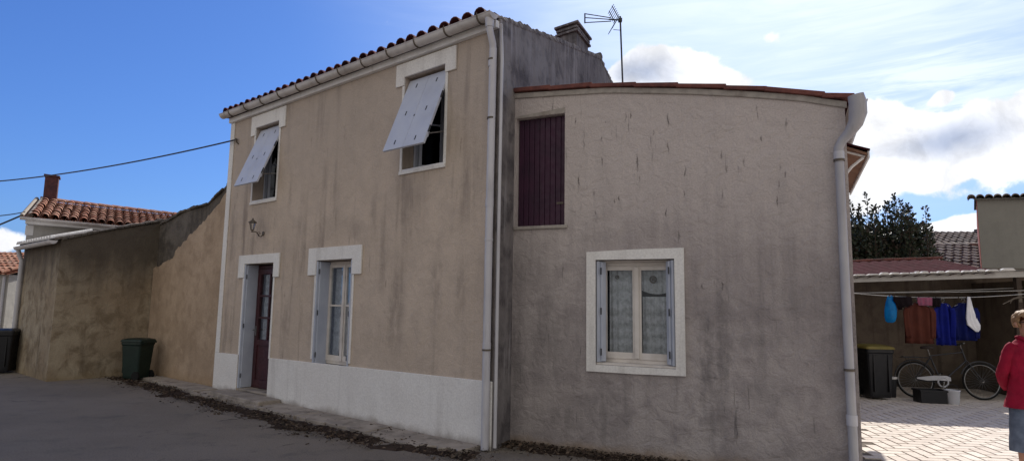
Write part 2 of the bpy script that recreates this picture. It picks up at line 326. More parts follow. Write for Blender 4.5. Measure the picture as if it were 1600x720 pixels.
# asphalt and paving
m, nt, b = newmat('asphalt', .95, .15); v = oc(nt)
c = mix(nt, remap(nt, noise(nt, v, .5, 5), .35, .65), (.21, .172, .136), (.275, .228, .18))
c = mix(nt, remap(nt, noise(nt, v, 2.2, 6, .7), .5, .72, 0, .5), c, (.09, .08, .07))
sp = noise(nt, v, 140, 3, .7)
c = mix(nt, remap(nt, sp, .35, .7, 0, .5), c, (.36, .34, .31))
c = mix(nt, remap(nt, noise(nt, v, 60, 3), .52, .7, 0, .55), c, (.06, .055, .05))
vo = N(nt, 'ShaderNodeTexVoronoi', feature='DISTANCE_TO_EDGE'); wq = N(nt, 'ShaderNodeTexNoise'); L(nt, v, wq.inputs['Vector']); wq.inputs['Scale'].default_value = 3.0; wq.inputs['Detail'].default_value = 6
wm = N(nt, 'ShaderNodeVectorMath', operation='MULTIPLY_ADD'); L(nt, wq.outputs['Color'], wm.inputs[0]); wm.inputs[1].default_value = (.55, .55, 0); L(nt, v, wm.inputs[2])
L(nt, wm.outputs[0], vo.inputs['Vector']); vo.inputs['Scale'].default_value = .55
ck = math_(nt, 'MULTIPLY', remap(nt, vo.outputs[0], .004, .014, 1, 0), remap(nt, noise(nt, v, .8, 3), .5, .62))
c = mix(nt, math_(nt, 'MULTIPLY', ck, .7), c, (.04, .035, .03))
c = mix(nt, remap(nt, noise(nt, v, 1.1, 7, .72, .6), .54, .62, 0, .35), c, (.27, .24, .20))
L(nt, c, b.inputs['Base Color']); bump(nt, b, math_(nt, 'ADD', math_(nt, 'MULTIPLY', sp, 1.6), noise(nt, v, 4, 3)), .8, .012)
m, nt, b = newmat('pavers', .85, .25); v = oc(nt)
c = mix(nt, remap(nt, noise(nt, v, 1.4, 5), .3, .7), (.70, .62, .54), (.78, .70, .61))
g = N(nt, 'ShaderNodeNewGeometry')
c = mix(nt, remap(nt, g.outputs['Random Per Island'], 0, 1, 0, .45), c, (.56, .47, .40))
c = mix(nt, remap(nt, noise(nt, v, 30, 4), .5, .75, 0, .4), c, (.3, .26, .22))
L(nt, c, b.inputs['Base Color']); bump(nt, b, noise(nt, v, 60, 3), .3, .006)
plain('joint_sand', (.20, .17, .14), (.13, .11, .09), .95, .1, 20, .3)

# ------------------------------------------------------------------ mesh helpers
class MB:
    def __init__(s): s.v = []; s.f = []; s.mi = []; s.sm = []
    def face(s, pts, mi=0, smooth=False):
        k = len(s.v); s.v += [tuple(p) for p in pts]; s.f.append(tuple(range(k, k + len(pts)))); s.mi.append(mi); s.sm.append(smooth)
    def raw(s, vs, fs, mi=0, smooth=False):
        k = len(s.v); s.v += [tuple(p) for p in vs]
        for f in fs: s.f.append(tuple(k + i for i in f)); s.mi.append(mi); s.sm.append(smooth)
    def box(s, x0, x1, y0, y1, z0, z1, mi=0, M=None):
        vs = [Vector((x, y, z)) for x in (x0, x1) for y in (y0, y1) for z in (z0, z1)]
        if M: vs = [M @ q for q in vs]
        s.raw(vs, [(0, 1, 3, 2), (4, 6, 7, 5), (0, 4, 5, 1), (2, 3, 7, 6), (0, 2, 6, 4), (1, 5, 7, 3)], mi)
    def prism(s, poly, y0, y1, mi=0, M=None):
        """poly in (x, z), pushed along y"""
        n = len(poly); vs = [Vector((x, y0, z)) for x, z in poly] + [Vector((x, y1, z)) for x, z in poly]
        if M: vs = [M @ q for q in vs]
        s.raw(vs, [tuple(range(n)), tuple(range(2 * n - 1, n - 1, -1))] + [(i, i + n, (i + 1) % n + n, (i + 1) % n) for i in range(n)], mi)
    def tube(s, path, r, n=10, mi=0, caps=True, flat=1.0):
        P = [Vector(p) for p in path]; rr = r if isinstance(r, (list, tuple)) else [r] * len(P)
        vs = []; up = Vector((0, 0, 1)); prev = None
        for i, p in enumerate(P):
            t = (P[min(i + 1, len(P) - 1)] - P[max(i - 1, 0)]).normalized()
            a = prev if prev is not None else (up if abs(t.z) < .9 else Vector((1, 0, 0)))
            a = (a - t * a.dot(t)); a = a.normalized() if a.length > 1e-5 else t.orthogonal().normalized(); prev = a
            bb = t.cross(a)
            for k in range(n):
                th = 2 * pi * k / n; vs.append(p + (a * cos(th) * flat + bb * sin(th)) * rr[i])
        fs = [(i * n + k, i * n + (k + 1) % n, (i + 1) * n + (k + 1) % n, (i + 1) * n + k) for i in range(len(P) - 1) for k in range(n)]
        s.raw(vs, fs, mi, True)
        if caps:
            s.face(vs[:n][::-1], mi); s.face(vs[-n:], mi)
    def loft(s, rings, n=20, mi=0, cap0=True, cap1=True, rip=0.0, seed=0):
        """rings (centre, half width, half depth): upright ellipses"""
        rn = random.Random(seed); vs = []
        for j, (c, rx, ry) in enumerate(rings):
            c = Vector(c)
            for k in range(n):
                th = 2 * pi * k / n; q = 1 + rip * (sin(3 * th + j * .7 + seed) * .6 + sin(7 * th - j * 1.1) * .5 + rn.uniform(-.3, .3))
                vs.append(c + Vector((cos(th) * rx * q, sin(th) * ry * q, 0)))
        fs = [(i * n + k, i * n + (k + 1) % n, (i + 1) * n + (k + 1) % n, (i + 1) * n + k) for i in range(len(rings) - 1) for k in range(n)]
        s.raw(vs, fs, mi, True)
        if cap0: s.face(vs[:n][::-1], mi, True)
        if cap1: s.face(vs[-n:], mi, True)
    def build(s, name, mats, parent=None, loc=None, bevel=0, recalc=True, weld=False):
        me = bpy.data.meshes.new(name); me.from_pydata(s.v, [], s.f)
        for mt in (mats if isinstance(mats, (list, tuple)) else [mats]): me.materials.append(MATS[mt])
        for p, mi, sm in zip(me.polygons, s.mi, s.sm): p.material_index = mi; p.use_smooth = sm
        if recalc or weld:
            bm = bmesh.new(); bm.from_mesh(me)
            if weld: bmesh.ops.remove_doubles(bm, verts=bm.verts, dist=1e-4)
            if recalc: bmesh.ops.recalc_face_normals(bm, faces=bm.faces)
            bm.to_mesh(me); bm.free()
        o = bpy.data.objects.new(name, me); COL.objects.link(o)
        if loc is not None: o.location = loc
        if parent: o.parent = parent
        if bevel:
            b = o.modifiers.new('edge', 'BEVEL'); b.width = bevel; b.segments = 2; b.limit_method = 'ANGLE'
        return o

def thing(name, label, cat, loc=(0, 0, 0), rz=0.0, group=None):
    o = bpy.data.objects.new(name, None); o.empty_display_size = .2; COL.objects.link(o)
    o.location = loc; o.rotation_euler = (0, 0, rz); o['label'] = label; o['category'] = cat
    if group: o['group'] = group
    return o
def tag(o, label, cat, group=None):
    o['label'] = label; o['category'] = cat
    if group: o['group'] = group
    return o
def kind(o, k, label=None, cat=None):
    o['kind'] = k
    if label: o['label'] = label
    if cat: o['category'] = cat
    return o

def wall(mb, x0, x1, z0, top, holes, depth, mi=0, xs=(), zs=()):
    """front face at y = 0 with openings and their reveals; top is a height or a function of x"""
    f = top if callable(top) else (lambda x: top)
    X = sorted(set([x0, x1] + [h[0] for h in holes] + [h[1] for h in holes] + list(xs)))
    Z = sorted(set([z0] + [h[2] for h in holes] + [h[3] for h in holes] + list(zs)))
    for i in range(len(X) - 1):
        a, b = X[i], X[i + 1]
        for j in range(len(Z)):
            lo = Z[j]
            if j + 1 < len(Z): q = [(a, 0, lo), (b, 0, lo), (b, 0, min(Z[j + 1], f(b))), (a, 0, min(Z[j + 1], f(a)))]; zc = (lo + Z[j + 1]) / 2
            else: q = [(a, 0, lo), (b, 0, lo), (b, 0, f(b)), (a, 0, f(a))]; zc = lo + .01
            xc = (a + b) / 2
            if lo >= min(f(a), f(b)): continue
            if any(h[0] < xc < h[1] and h[2] < zc < h[3] for h in holes): continue
            mb.face(q, mi)
    for (a, b, c, d) in [h[:4] for h in holes]:
        mb.face([(a, 0, c), (a, depth, c), (a, depth, d), (a, 0, d)], mi)
        mb.face([(b, 0, c), (b, 0, d), (b, depth, d), (b, depth, c)], mi)
        mb.face([(a, 0, d), (a, depth, d), (b, depth, d), (b, 0, d)], mi)
        mb.face([(a, 0, c), (b, 0, c), (b, depth, c), (a, depth, c)], mi)

def tiles(mb, x0, x1, y0, z0, length, slope, pitch=.21, course=.34, shear=0.0, mi=0, seed=1, seg=6, zfun=None):
    """canal tiles: upturned channels and rounded covers, course over course up the slope (slope rises towards +y)"""
    rn = random.Random(seed); cs, sn = cos(slope), sin(slope)
    ncol = int((x1 - x0) / pitch); nr = int(length / course)
    for i in range(ncol + 1):
        for cover in (0, 1):
            xc = x0 + (i + (.5 if cover else 0)) * pitch
            if xc > x1: continue
            for j in range(nr):
                s0 = j * course - .03; s1 = (j + 1) * course + .02
                dx = rn.uniform(-.012, .012); dz = rn.uniform(-.006, .008); dr = rn.uniform(-.02, .02)
                r0, r1 = (.092, .072) if cover else (.085, .095)
                vs = []
                for (s_, r, lift) in ((s0, r0, .030 if cover else .0), (s1, r1, .008 if cover else -.012)):
                    for k in range(seg + 1):
                        th = pi * k / seg
                        lx = cos(th) * r; lz = (sin(th) * r * .85) if cover else (-sin(th) * r * .55 + .045)
                        X_ = xc + dx + lx + (dr * (s_ - s0)); n = lz + lift + dz + (.03 if cover else 0)
                        y = y0 + s_ * cs - n * sn; z = z0 + s_ * sn + n * cs
                        vs.append((X_ + shear * (y - y0), y, z))
                # a second, inner shell gives the tile a thickness at its open end
                base = len(vs)
                inner = [(a, b + .0, c - .014) for a, b, c in vs]
                n1 = seg + 1
                fs = [(k, k + 1, n1 + k + 1, n1 + k) for k in range(seg)]
                fs += [(base + k, base + n1 + k, base + n1 + k + 1, base + k + 1) for k in range(seg)]
                fs += [(k, base + k, base + k + 1, k + 1) for k in range(seg)]
                mb.raw(vs + inner, fs, mi, False)
    # under-sheet so nothing shows between tiles
    L_ = nr * course
    q = []
    for (x, s_) in ((x0 - .1, 0), (x1 + .1, 0), (x1 + .1, L_), (x0 - .1, L_)):
        y = y0 + s_ * cs + .02 * sn; z = z0 + s_ * sn - .02 * cs; q.append((x + shear * (y - y0), y, z))
    mb.face(q, mi)

def torus(mb, c, R, r, ax='y', n=40, m=8, mi=0, a0=0, a1=2 * pi):
    vs = []; closed = abs(a1 - a0 - 2 * pi) < 1e-6; cnt = n if closed else n + 1
    for i in range(cnt):
        t = a0 + (a1 - a0) * i / n
        for k in range(m):
            p = 2 * pi * k / m; q = R + r * cos(p)
            if ax == 'y': vs.append((c[0] + q * cos(t), c[1] + r * sin(p), c[2] + q * sin(t)))
            else: vs.append((c[0] + q * cos(t), c[1] + q * sin(t), c[2] + r * sin(p)))
    fs = [(i * m + k, i * m + (k + 1) % m, ((i + 1) % cnt) * m + (k + 1) % m, ((i + 1) % cnt) * m + k) for i in range(n) for k in range(m)]
    mb.raw(vs, fs, mi, True)

# ------------------------------------------------------------------ the places of the buildings
ANG_A = rad(-39.335); O_A = Vector((-.236, 7.317, 0))
ANG_B = rad(-24.82); O_B = Vector((.008, 7.705, 0))
def fr(O, ang):
    return Matrix.Translation(O) @ Matrix.Rotation(ang, 4, 'Z')
MA, MBm = fr(O_A, ANG_A), fr(O_B, ANG_B)
SK = -tan(rad(14.515))          # the old house's gable runs parallel to the side of the annex
def A2(u, w, z=0): return MA @ Vector((u, w, z))
def B2(u, w, z=0): return MBm @ Vector((u, w, z))

# ------------------------------------------------------------------ ground
mb = MB(); S_ = 600
mb.face([(-S_, -S_, 0), (S_, -S_, 0), (S_, S_, 0), (-S_, S_, 0)]); kind(mb.build('ground', 'asphalt'), 'structure')
# yard: base of sand, blocks laid on it in a herringbone of running pairs
def yard():
    base = MB()
    p = [(3.8, -2.5), (17, -2.5), (17, 12), (3.8, 12)]
    base.face([(x, y, .006) for x, y in p])
    o = base.build('yard_bedding', 'joint_sand'); o.matrix_world = MBm; kind(o, 'structure')
    mb = MB(); rn = random.Random(4)
    a, bq = .30, .15; gp = .011
    R_ = Matrix.Rotation(rad(17.5), 4, 'Z'); 
    n = 46
    cells = set()
    def blk(x0, y0, x1, y1):
        cx, cy = (x0 + x1) / 2, (y0 + y1) / 2; q = R_ @ Vector((cx, cy, 0)); q += Vector((10.4, 4.5, 0))
        if not (3.95 < q.x < 16.8 and -2.3 < q.y < 11.5): return
        z = .018 + rn.uniform(-.0015, .0015)
        pts = [R_ @ Vector(t) + Vector((10.4, 4.5, 0)) for t in ((x0 + gp, y0 + gp, 0), (x1 - gp, y0 + gp, 0), (x1 - gp, y1 - gp, 0), (x0 + gp, y1 - gp, 0))]
        for t in pts: t.z = z
        lo = [Vector((t.x, t.y, .004)) for t in pts]
        mb.raw(pts + lo, [(0, 1, 2, 3), (0, 4, 5, 1), (1, 5, 6, 2), (2, 6, 7, 3), (3, 7, 4, 0)])
    # herringbone with 2:1 blocks
    s = bq
    for i in range(-70, 70):
        for j in range(-70, 70):
            k = (i - j) % 4
            if k == 0: blk(i * s, j * s, (i + 2) * s, (j + 1) * s)
            elif k == 3 : blk(i * s, j * s, (i + 1) * s, (j + 2) * s)
    o = mb.build('yard_paving', 'pavers', recalc=False); o.matrix_world = MBm; kind(o, 'structure')
yard()

# cracked concrete strip along the foot of the old house and the barn wall
mb = MB(); rn = random.Random(3)
u = -9.9
while u < -.15:
    wlen = rn.uniform(.5, 1.1); u1 = min(u + wlen, -.1)
    wd = (-.48 if u > -7 else -.30 - .2 * (u + 10) / 3) + rn.uniform(-.06, .05)
    w0 = -.004 if u > -6.9 else .02
    n = 6; out = [(u + .008, w0)] + [(u + .008 + (u1 - u - .016) * k / n, wd + rn.uniform(-.03, .03)) for k in range(n + 1)] + [(u1 - .008, w0)]
    h = .035 + rn.uniform(0, .022)
    if u1 > -.5: out = [(a, max(b, -.3 - .2 * rn.random())) for a, b in out]
    vs = [Vector((a, b, 0)) for a, b in out]; k = len(vs)
    top = [Vector((a, b, h + rn.uniform(-.004, .004))) for a, b in out]
    mb.raw(vs + top, [tuple(range(k, 2 * k))] + [(i, (i + 1) % k, k + (i + 1) % k, k + i) for i in range(k)])
    u = u1
o = mb.build('kerb_strip', 'concrete', bevel=.008); o.matrix_world = MA; kind(o, 'structure')

def soil_strip(name, M, pts, width, hmax, seed):
    """low ragged bank of soil: a height field that dips under the road at its edges"""
    mb = MB(); rn = random.Random(seed); nx, ny = int(pts[-1][0] * 0 + 160), 16
    V = []
    L0 = [Vector((a, b, 0)) for a, b in pts]; seg = [0]
    for i in range(1, len(L0)): seg.append(seg[-1] + (L0[i] - L0[i - 1]).length)
    from mathutils import noise as mn
    for i in range(nx + 1):
        s = seg[-1] * i / nx; k = max(q for q in range(len(seg)) if seg[q] <= s + 1e-9); k = min(k, len(L0) - 2)
        t = (s - seg[k]) / (seg[k + 1] - seg[k]); p = L0[k].lerp(L0[k + 1], t); d = (L0[k + 1] - L0[k]).normalized(); nn = Vector((d.y, -d.x, 0))
        for j in range(ny + 1):
            e = j / ny; w = width * (.8 + .5 * mn.noise(Vector((s * 1.3, seed, 0))))
            P = p + nn * (e * w)
            h = hmax * (sin(pi * min(1, e * 1.0 + .15)) * (.7 + 1.0 * mn.noise(Vector((P.x * 3, P.y * 3, seed)))) + .5 * mn.noise(Vector((P.x * 14, P.y * 14, seed)))) - .006
            if i in (0, nx) or j == ny: h = -.03
            V.append((P.x, P.y, h))
    mb.raw(V, [(i * (ny + 1) + j, (i + 1) * (ny + 1) + j, (i + 1) * (ny + 1) + j + 1, i * (ny + 1) + j + 1) for i in range(nx) for j in range(ny)], 0, True)
    o = mb.build(name, 'soil', recalc=False); o.matrix_world = M; return o
kind(soil_strip('soil', MA, [(-10.2, -.25), (-9.2, -.38), (-7, -.48), (-5.2, -.52), (-3, -.50), (-.9, -.45), (.05, -.10)], .62, .030, 5), 'stuff', 'dark ragged strip of soil and dead leaves along the concrete kerb', 'soil')
kind(soil_strip('soil', MBm, [(-.35, -.30), (-.05, .0), (1.2, .01), (2.6, .01), (3.7, .01)], .42, .045, 9), 'stuff', 'dark soil heaped against the foot of the grey annex wall', 'soil')

def litter(name, M, area, n, seed, label):
    mb = MB(); rn = random.Random(seed)
    for _ in range(n):
        p = area(rn)
        s = .007 + .026 * rn.random() ** 2.2; R_ = Matrix.Rotation(rn.uniform(0, 6.28), 3, 'Z') @ Matrix.Rotation(rn.uniform(-.7, .7), 3, 'X') @ Matrix.Rotation(rn.uniform(-.7, .7), 3, 'Y')
        c = Vector(p)
        pts = [(-1, 0, 0), (-.3, -.5, .15), (.5, -.4, .1), (1, 0, .25), (.4, .5, .1), (-.4, .45, .15)]
        mb.face([c + R_ @ (Vector(q) * s) for q in pts])
    o = mb.build(name, 'litter', recalc=False); o.matrix_world = M
    return kind(o, 'stuff', label, 'leaf litter')
def areaA(rn):
    u = rn.uniform(-10.1, .1); c = -.82 if u < -1 else -.5
    if u < -7: c = -.70
    cl_ = sin(u * 2.3) + sin(u * 5.1 + 1) * .7
    if cl_ < -.3 and rn.random() < .6: u += rn.uniform(.3, .7)
    w = rn.gauss(c + .06 * sin(u * 3.1), .13); k = rn.random()
    if k < .13: w = rn.uniform(-.5, -.02)
    return (u + rn.gauss(0, .03), w, .028 + rn.uniform(0, .015) if w > -1.02 else .010)
litter('leaf_litter', MA, areaA, 4300, 2, 'scattered dead leaves and crumbs along the kerb of the old house')
def areaB(rn):
    return (rn.uniform(-.3, 3.7), -abs(rn.gauss(.0, .22)) - .02, .03 + rn.uniform(0, .02))
litter('leaf_litter', MBm, areaB, 2600, 6, 'dead leaves and crumbs at the foot of the grey annex wall')

# ------------------------------------------------------------------ the old house (A)
H = thing('old_house', 'tall beige rendered house with white plinth, red door and propped-out upstairs shutters', 'house', O_A, ANG_A)
X0, EAVE = -6.87, 5.16
RID_W, RID_Z = 4.25, 6.40
HO = dict(door=(-5.96, -4.96, .10, 2.33), win=(-3.67, -2.74, .70, 2.32), u1=(-5.88, -5.06, 3.46, 4.86), u2=(-1.71, -.88, 3.51, 4.88))
mb = MB()
wall(mb, X0, .05, 0, EAVE + .04, list(HO.values()), .25)
mb.build('front_wall', 'render_beige', H, weld=True)
# gable and back: one shell; the gable has the dark old render
mb = MB(); DEP = 8.5
def sk(x, y, z): return (x + SK * y, y, z)
prof = [(0, 0), (0, 5.24), (.3, 5.37), (1.0, 5.55), (2.0, 5.86), (3.0, 6.12), (3.8, 6.34), (4.25, 6.42), (4.8, 6.22), (5.5, 6.02), (7, 5.6), (DEP, 5.2), (DEP, 0)]
gx = .07
# gable leaf, 12 cm thick
ga = [sk(gx, y, z) for y, z in prof]; gb_ = [(a - .14, b, c) for a, b, c in ga]
k = len(ga)
mb.raw(ga + gb_, [tuple(range(k)), tuple(range(2 * k - 1, k - 1, -1))] + [(i, i + k, (i + 1) % k + k, (i + 1) % k) for i in range(k)])
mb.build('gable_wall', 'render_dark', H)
mb = MB()
ga = [sk(X0 + .01, y, z) for y, z in prof]; gb_ = [(a + .14, b, c) for a, b, c in ga]
mb.raw(ga + gb_, [tuple(range(k)), tuple(range(2 * k - 1, k - 1, -1))] + [(i, i + k, (i + 1) % k + k, (i + 1) % k) for i in range(k)])
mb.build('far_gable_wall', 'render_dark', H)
mb = MB()
mb.face([sk(X0, DEP - .01, 0), sk(gx, DEP - .01, 0), sk(gx, DEP - .01, 5.2), sk(X0, DEP - .01, 5.2)])
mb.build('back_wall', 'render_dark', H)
# inside: floor between storeys and a dark inner wall
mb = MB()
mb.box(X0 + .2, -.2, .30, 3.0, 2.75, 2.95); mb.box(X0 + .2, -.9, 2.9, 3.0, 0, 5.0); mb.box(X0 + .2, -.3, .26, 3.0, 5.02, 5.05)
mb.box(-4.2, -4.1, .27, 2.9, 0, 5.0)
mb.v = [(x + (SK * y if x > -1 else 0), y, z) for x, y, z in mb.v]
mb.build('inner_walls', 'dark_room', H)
# plinth, corner band
mb = MB()
def plz(u): return .70 + (.785 - .70) * (u + 6.8) / 6.8
for a, b in ((X0, -5.99), (-4.93, .05)):
    mb.prism([(a, 0), (b, 0), (b, plz(b)), (a, plz(a))], -.022, -.0)
mb.build('plinth', 'white_masonry', H, bevel=.006)
mb = MB(); mb.box(X0 - .004, X0 + .15, -.018, -.001, plz(X0) + .003, EAVE); mb.build('corner_band', 'white_masonry', H, bevel=.004)
mb = MB(); mb.box(X0, .05, -.07, -.001, 5.115, 5.21); mb.build('eave_board', 'white_paint', H, bevel=.004)
# doorstep
mb = MB(); mb.box(-6.2, -4.45, -.42, -.03, 0, .10); mb.build('doorstep', 'concrete', H, bevel=.02)
mb = MB(); mb.box(-5.955, -4.965, -.0, .26, .07, .13); mb.build('door_sill', 'concrete', H, bevel=.01)

def hood(x0, x1, zt, zo, drop, xi0, xi1, par, lo=None):
    """white band over an opening, with short drops either side"""
    mb = MB(); mb.prism([(x0, drop), (x0, zt), (x1, zt), (x1, drop), (xi1, drop), (xi1, zo), (xi0, zo), (xi0, drop)], -.028, -.001)
    o = mb.build('lintel_band', 'white_masonry', par, bevel=.005)
    zl = lo if lo is not None else plz(x0)
    for a, b in ((xi0 - .045, xi0), (xi1, xi1 + .045)):
        mb = MB(); mb.box(a, b, -.016, -.001, zl, drop - .003); mb.build('jamb_band', 'white_masonry', par, bevel=.003)
    if lo is not None and lo > 3:
        mb = MB(); mb.box(xi0 - .045, xi1 + .045, -.03, -.001, lo - .05, lo - .003); mb.build('sill_band', 'white_masonry', par, bevel=.003)
hood(-6.18, -4.78, 2.49, 2.33, 2.08, -5.96, -4.96, H)
hood(-3.90, -2.52, 2.52, 2.32, 2.09, -3.67, -2.74, H, .79)
hood(-6.05, -4.86, 5.09, 4.86, 4.72, -5.88, -5.06, H, 3.46)
hood(-1.89, -.68, 5.09, 4.88, 4.76, -1.71, -.88, H, 3.51)

def casement(par, x0, x1, z0, z1, y, mat='cream_paint', bars=(), bottom=.09, meet=True, name='window'):
    fr_ = MB(); t = .045
    fr_.box(x0, x0 + t, y - .03, y + .03, z0, z1); fr_.box(x1 - t, x1, y - .03, y + .03, z0, z1)
    fr_.box(x0 + t, x1 - t, y - .03, y + .03, z1 - t, z1); fr_.box(x0 + t, x1 - t, y - .03, y + .03, z0, z0 + t)
    w = fr_.build(name, mat, par, bevel=.004)
    xm = (x0 + x1) / 2; leaves = [(x0 + t, xm - .002), (xm + .002, x1 - t)] if meet else [(x0 + t, x1 - t)]
    for a, b in leaves:
        s = MB(); q = .05
        s.box(a, a + q, y - .045, y - .005, z0 + t, z1 - t); s.box(b - q, b, y - .045, y - .005, z0 + t, z1 - t)
        s.box(a + q, b - q, y - .045, y - .005, z1 - t - q, z1 - t); s.box(a + q, b - q, y - .045, y - .005, z0 + t, z0 + t + bottom)
        for zb in bars: s.box(a + q, b - q, y - .04, y - .01, zb - .014, zb + .014)
        c = s.build('casement', mat, w, bevel=.004)
        g = MB(); g.box(a + q - .004, b - q + .004, y - .027, y - .023, z0 + t + bottom - .004, z1 - t - q + .004); g.build('pane', 'glass', w)
    if meet:
        s = MB(); s.box(xm - .028, xm + .028, y - .062, y - .046, z0 + t + .01, z1 - t - .01); s.build('meeting_bar', mat, w, bevel=.006)
    return w
def curtain(par, x0, x1, z0, z1, y, waves=14, amp=.012, mat='lace', dip=0.0):
    mb = MB(); n = 60; m_ = 6; V = []
    for j in range(m_ + 1):
        for i in range(n + 1):
            t = i / n; x = x0 + (x1 - x0) * t
            zb = z0 + dip * (1 - (2 * t - 1) ** 2)
            V.append((x, y + amp * sin(t * waves * 2 * pi + j * .15), zb + (z1 - zb) * j / m_))
    mb.raw(V, [(j * (n + 1) + i, j * (n + 1) + i + 1, (j + 1) * (n + 1) + i + 1, (j + 1) * (n + 1) + i) for j in range(m_) for i in range(n)], 0, True)
    return mb.build('curtain', mat, par, recalc=False)

# ground-floor window
w = casement(H, -3.66, -2.75, .72, 2.31, .235, bars=(1.62,))
curtain(w, -3.6, -2.8, .85, 2.2, .30)
def folded_shutter(par, xr, side, z0, z1, d0=.012, d1=.225, mat='shutter_paint', lean=0):
    """shutter leaves folded flat against the reveal; side +1: sits to the right of xr"""
    mb = MB(); a, b = (xr + .006, xr + .034) if side > 0 else (xr - .034, xr - .006)
    mb.box(a, b, d0 - .03, d1, z0, z1)
    c, d = (b + .003, b + .026) if side > 0 else (a - .026, a - .003)
    mb.box(c, d, d0 + .005, d1 - .02, z0 + .01, z1 - .01)
    s = mb.build('shutter', mat, par, bevel=.004)
    for t in (.1, .5, .9):
        h = MB(); zc = z0 + (z1 - z0) * t; e = (d if side > 0 else c)
        h.tube([(e + side * .004, d0 - .012, zc - .04), (e + side * .004, d0 - .012, zc + .04)], .009, 8)
        h.build('hinge', 'dark_metal', s)
    if lean: s.location = (xr, 0, 0); s.data.transform(Matrix.Translation((-xr, 0, 0))); [c.data.transform(Matrix.Translation((-xr, 0, 0))) for c in s.children]; s.rotation_euler = (0, 0, -side * lean)
    return s
folded_shutter(H, -3.67, 1, .70, 2.31); folded_shutter(H, -2.74, -1, .70, 2.31)
mb = MB(); mb.box(-3.66, -2.75, -.02, .2, .665, .715); mb.build('window_sill', 'cream_paint', H, bevel=.006)
# door
s = folded_shutter(H, -5.96, 1, .13, 2.32, .012, .24)
mb = MB(); y = .25; a, b = -5.94, -4.98
mb.box(a, a + .06, y - .03, y + .03, .13, 2.31); mb.box(b - .06, b, y - .03, y + .03, .13, 2.31); mb.box(a + .06, b - .06, y - .03, y + .03, 2.25, 2.31)
df = mb.build('door_frame', 'door_red', H, bevel=.004)
mb = MB(); a, b = -5.878, -5.042; q = .10
mb.box(a, a + q, y - .045, y + .005, .14, 2.245); mb.box(b - q, b, y - .045, y + .005, .14, 2.245)
mb.box(a + q, b - q, y - .045, y + .005, 2.15, 2.245); mb.box(a + q, b - q, y - .045, y + .005, .14, .28); mb.box(a + q, b - q, y - .045, y + .005, .88, .98)
mb.box(a + q, b - q, y - .03, y, .28, .88)
for zb in (1.37, 1.76): mb.box(a + q, b - q, y - .042, y, zb - .018, zb + .018)
mb.box((a + b) / 2 - .018, (a + b) / 2 + .018, y - .040, y - .002, .98, 2.15)
dr = mb.build('door', 'door_red', H, bevel=.005)
mb = MB(); mb.box(a + q, b - q, y - .015, y - .011, .98, 2.15); mb.build('pane', 'glass', dr)
curtain(dr, a + q, b - q, .98, 2.15, y + .05, 10)
mb = MB(); mb.tube([(a + .05, y - .045, 1.15), (a + .05, y - .10, 1.15), (a + .16, y - .10, 1.15)], .010, 8); mb.box(a + .03, a + .07, y - .052, y - .045, 1.05, 1.22)
mb.build('handle', 'chrome', dr)
# upstairs windows and their shutters, hinged at the head and pushed out at the foot
for nm in ('u1', 'u2'):
    a, b, c, d = HO[nm]
    fb_ = MB(); t = .04
    fb_.box(a + .01, a + .01 + t, .19, .25, c + .03, d - .01); fb_.box(b - .01 - t, b - .01, .19, .25, c + .03, d - .01); fb_.box(a + .05, b - .05, .19, .25, d - .05, d - .01); fb_.box(a + .05, b - .05, .19, .25, c + .03, c + .07)
    w = fb_.build('window', 'shutter_paint', H, bevel=.004)
    for s_, xx, an in ((1, a + .06, rad(62)), (-1, b - .06, rad(-70))):
        Mx = Matrix.Translation((xx, .25, 0)) @ Matrix.Rotation(an, 4, 'Z'); wd = (b - a) / 2 - .06
        cs = MB(); q = (0, wd) if s_ > 0 else (-wd, 0)
        cs.box(q[0], q[0] + .045, 0, .035, c + .08, d - .06, 0, Mx); cs.box(q[1] - .045, q[1], 0, .035, c + .08, d - .06, 0, Mx)
        for z0, z1 in ((c + .08, c + .14), (c + .74, c + .765), (d - .11, d - .06)): cs.box(q[0] + .045, q[1] - .045, 0, .035, z0, z1, 0, Mx)
        cs.build('casement', 'shutter_paint', w, bevel=.003)
        g = MB(); g.box(q[0] + .04, q[1] - .04, .016, .019, c + .135, d - .105, 0, Mx); g.build('pane', 'glass', w)
    mb = MB(); mb.box(a + .005, b - .005, -.012, .20, c - .0, c + .022); mb.build('window_sill', 'white_paint', H)
    # pushed-out shutter
    ht, zt = 1.20, d - .05
    out = .44
    ang = math.asin(out / ht)
    S = Matrix.Translation(((a + b) / 2 + .005, .10, zt)) @ Matrix.Rotation(-ang, 4, 'X')
    mb = MB(); hw = (b - a) / 2 - .008
    mb.box(-hw, -.002, -.03, 0, -ht, 0, 0, S); mb.box(.002, hw, -.03, 0, -ht, 0, 0, S)
    for zz in (-.12, -.60, -1.08):
        for xx in (-.5, .5):
            mb.box(xx * hw - .011, xx * hw + .011, -.0325, -.0005 - .03, zz - .045, zz + .025, 1, S)
    mb.box(-.012, .012, -.0325, -.0305, -.70, -.67, 1, S)
    sh = mb.build('shutter', ['shutter_pale', 'dark_metal'], H, bevel=.003)
    for zz in (-.16, -1.04):
        mb = MB(); mb.box(-hw + .02, hw - .02, .001, .026, zz - .04, zz + .04, 0, S); mb.build('rail', 'shutter_paint', sh)
    mb = MB()
    p1 = S @ Vector((hw - .02, .01, -ht * .86)); mb.tube([p1, (b - .015, .02, c + .45)], .009, 8)
    mb.build('stay_rod', 'chrome', sh)
    for zz in (-.42, -.98):
        mb = MB(); mb.tube([S @ Vector((hw + .006, -.02, zz - .05)), S @ Vector((hw + .006, -.02, zz + .05))], .012, 8); mb.build('hinge', 'dark_metal', sh)

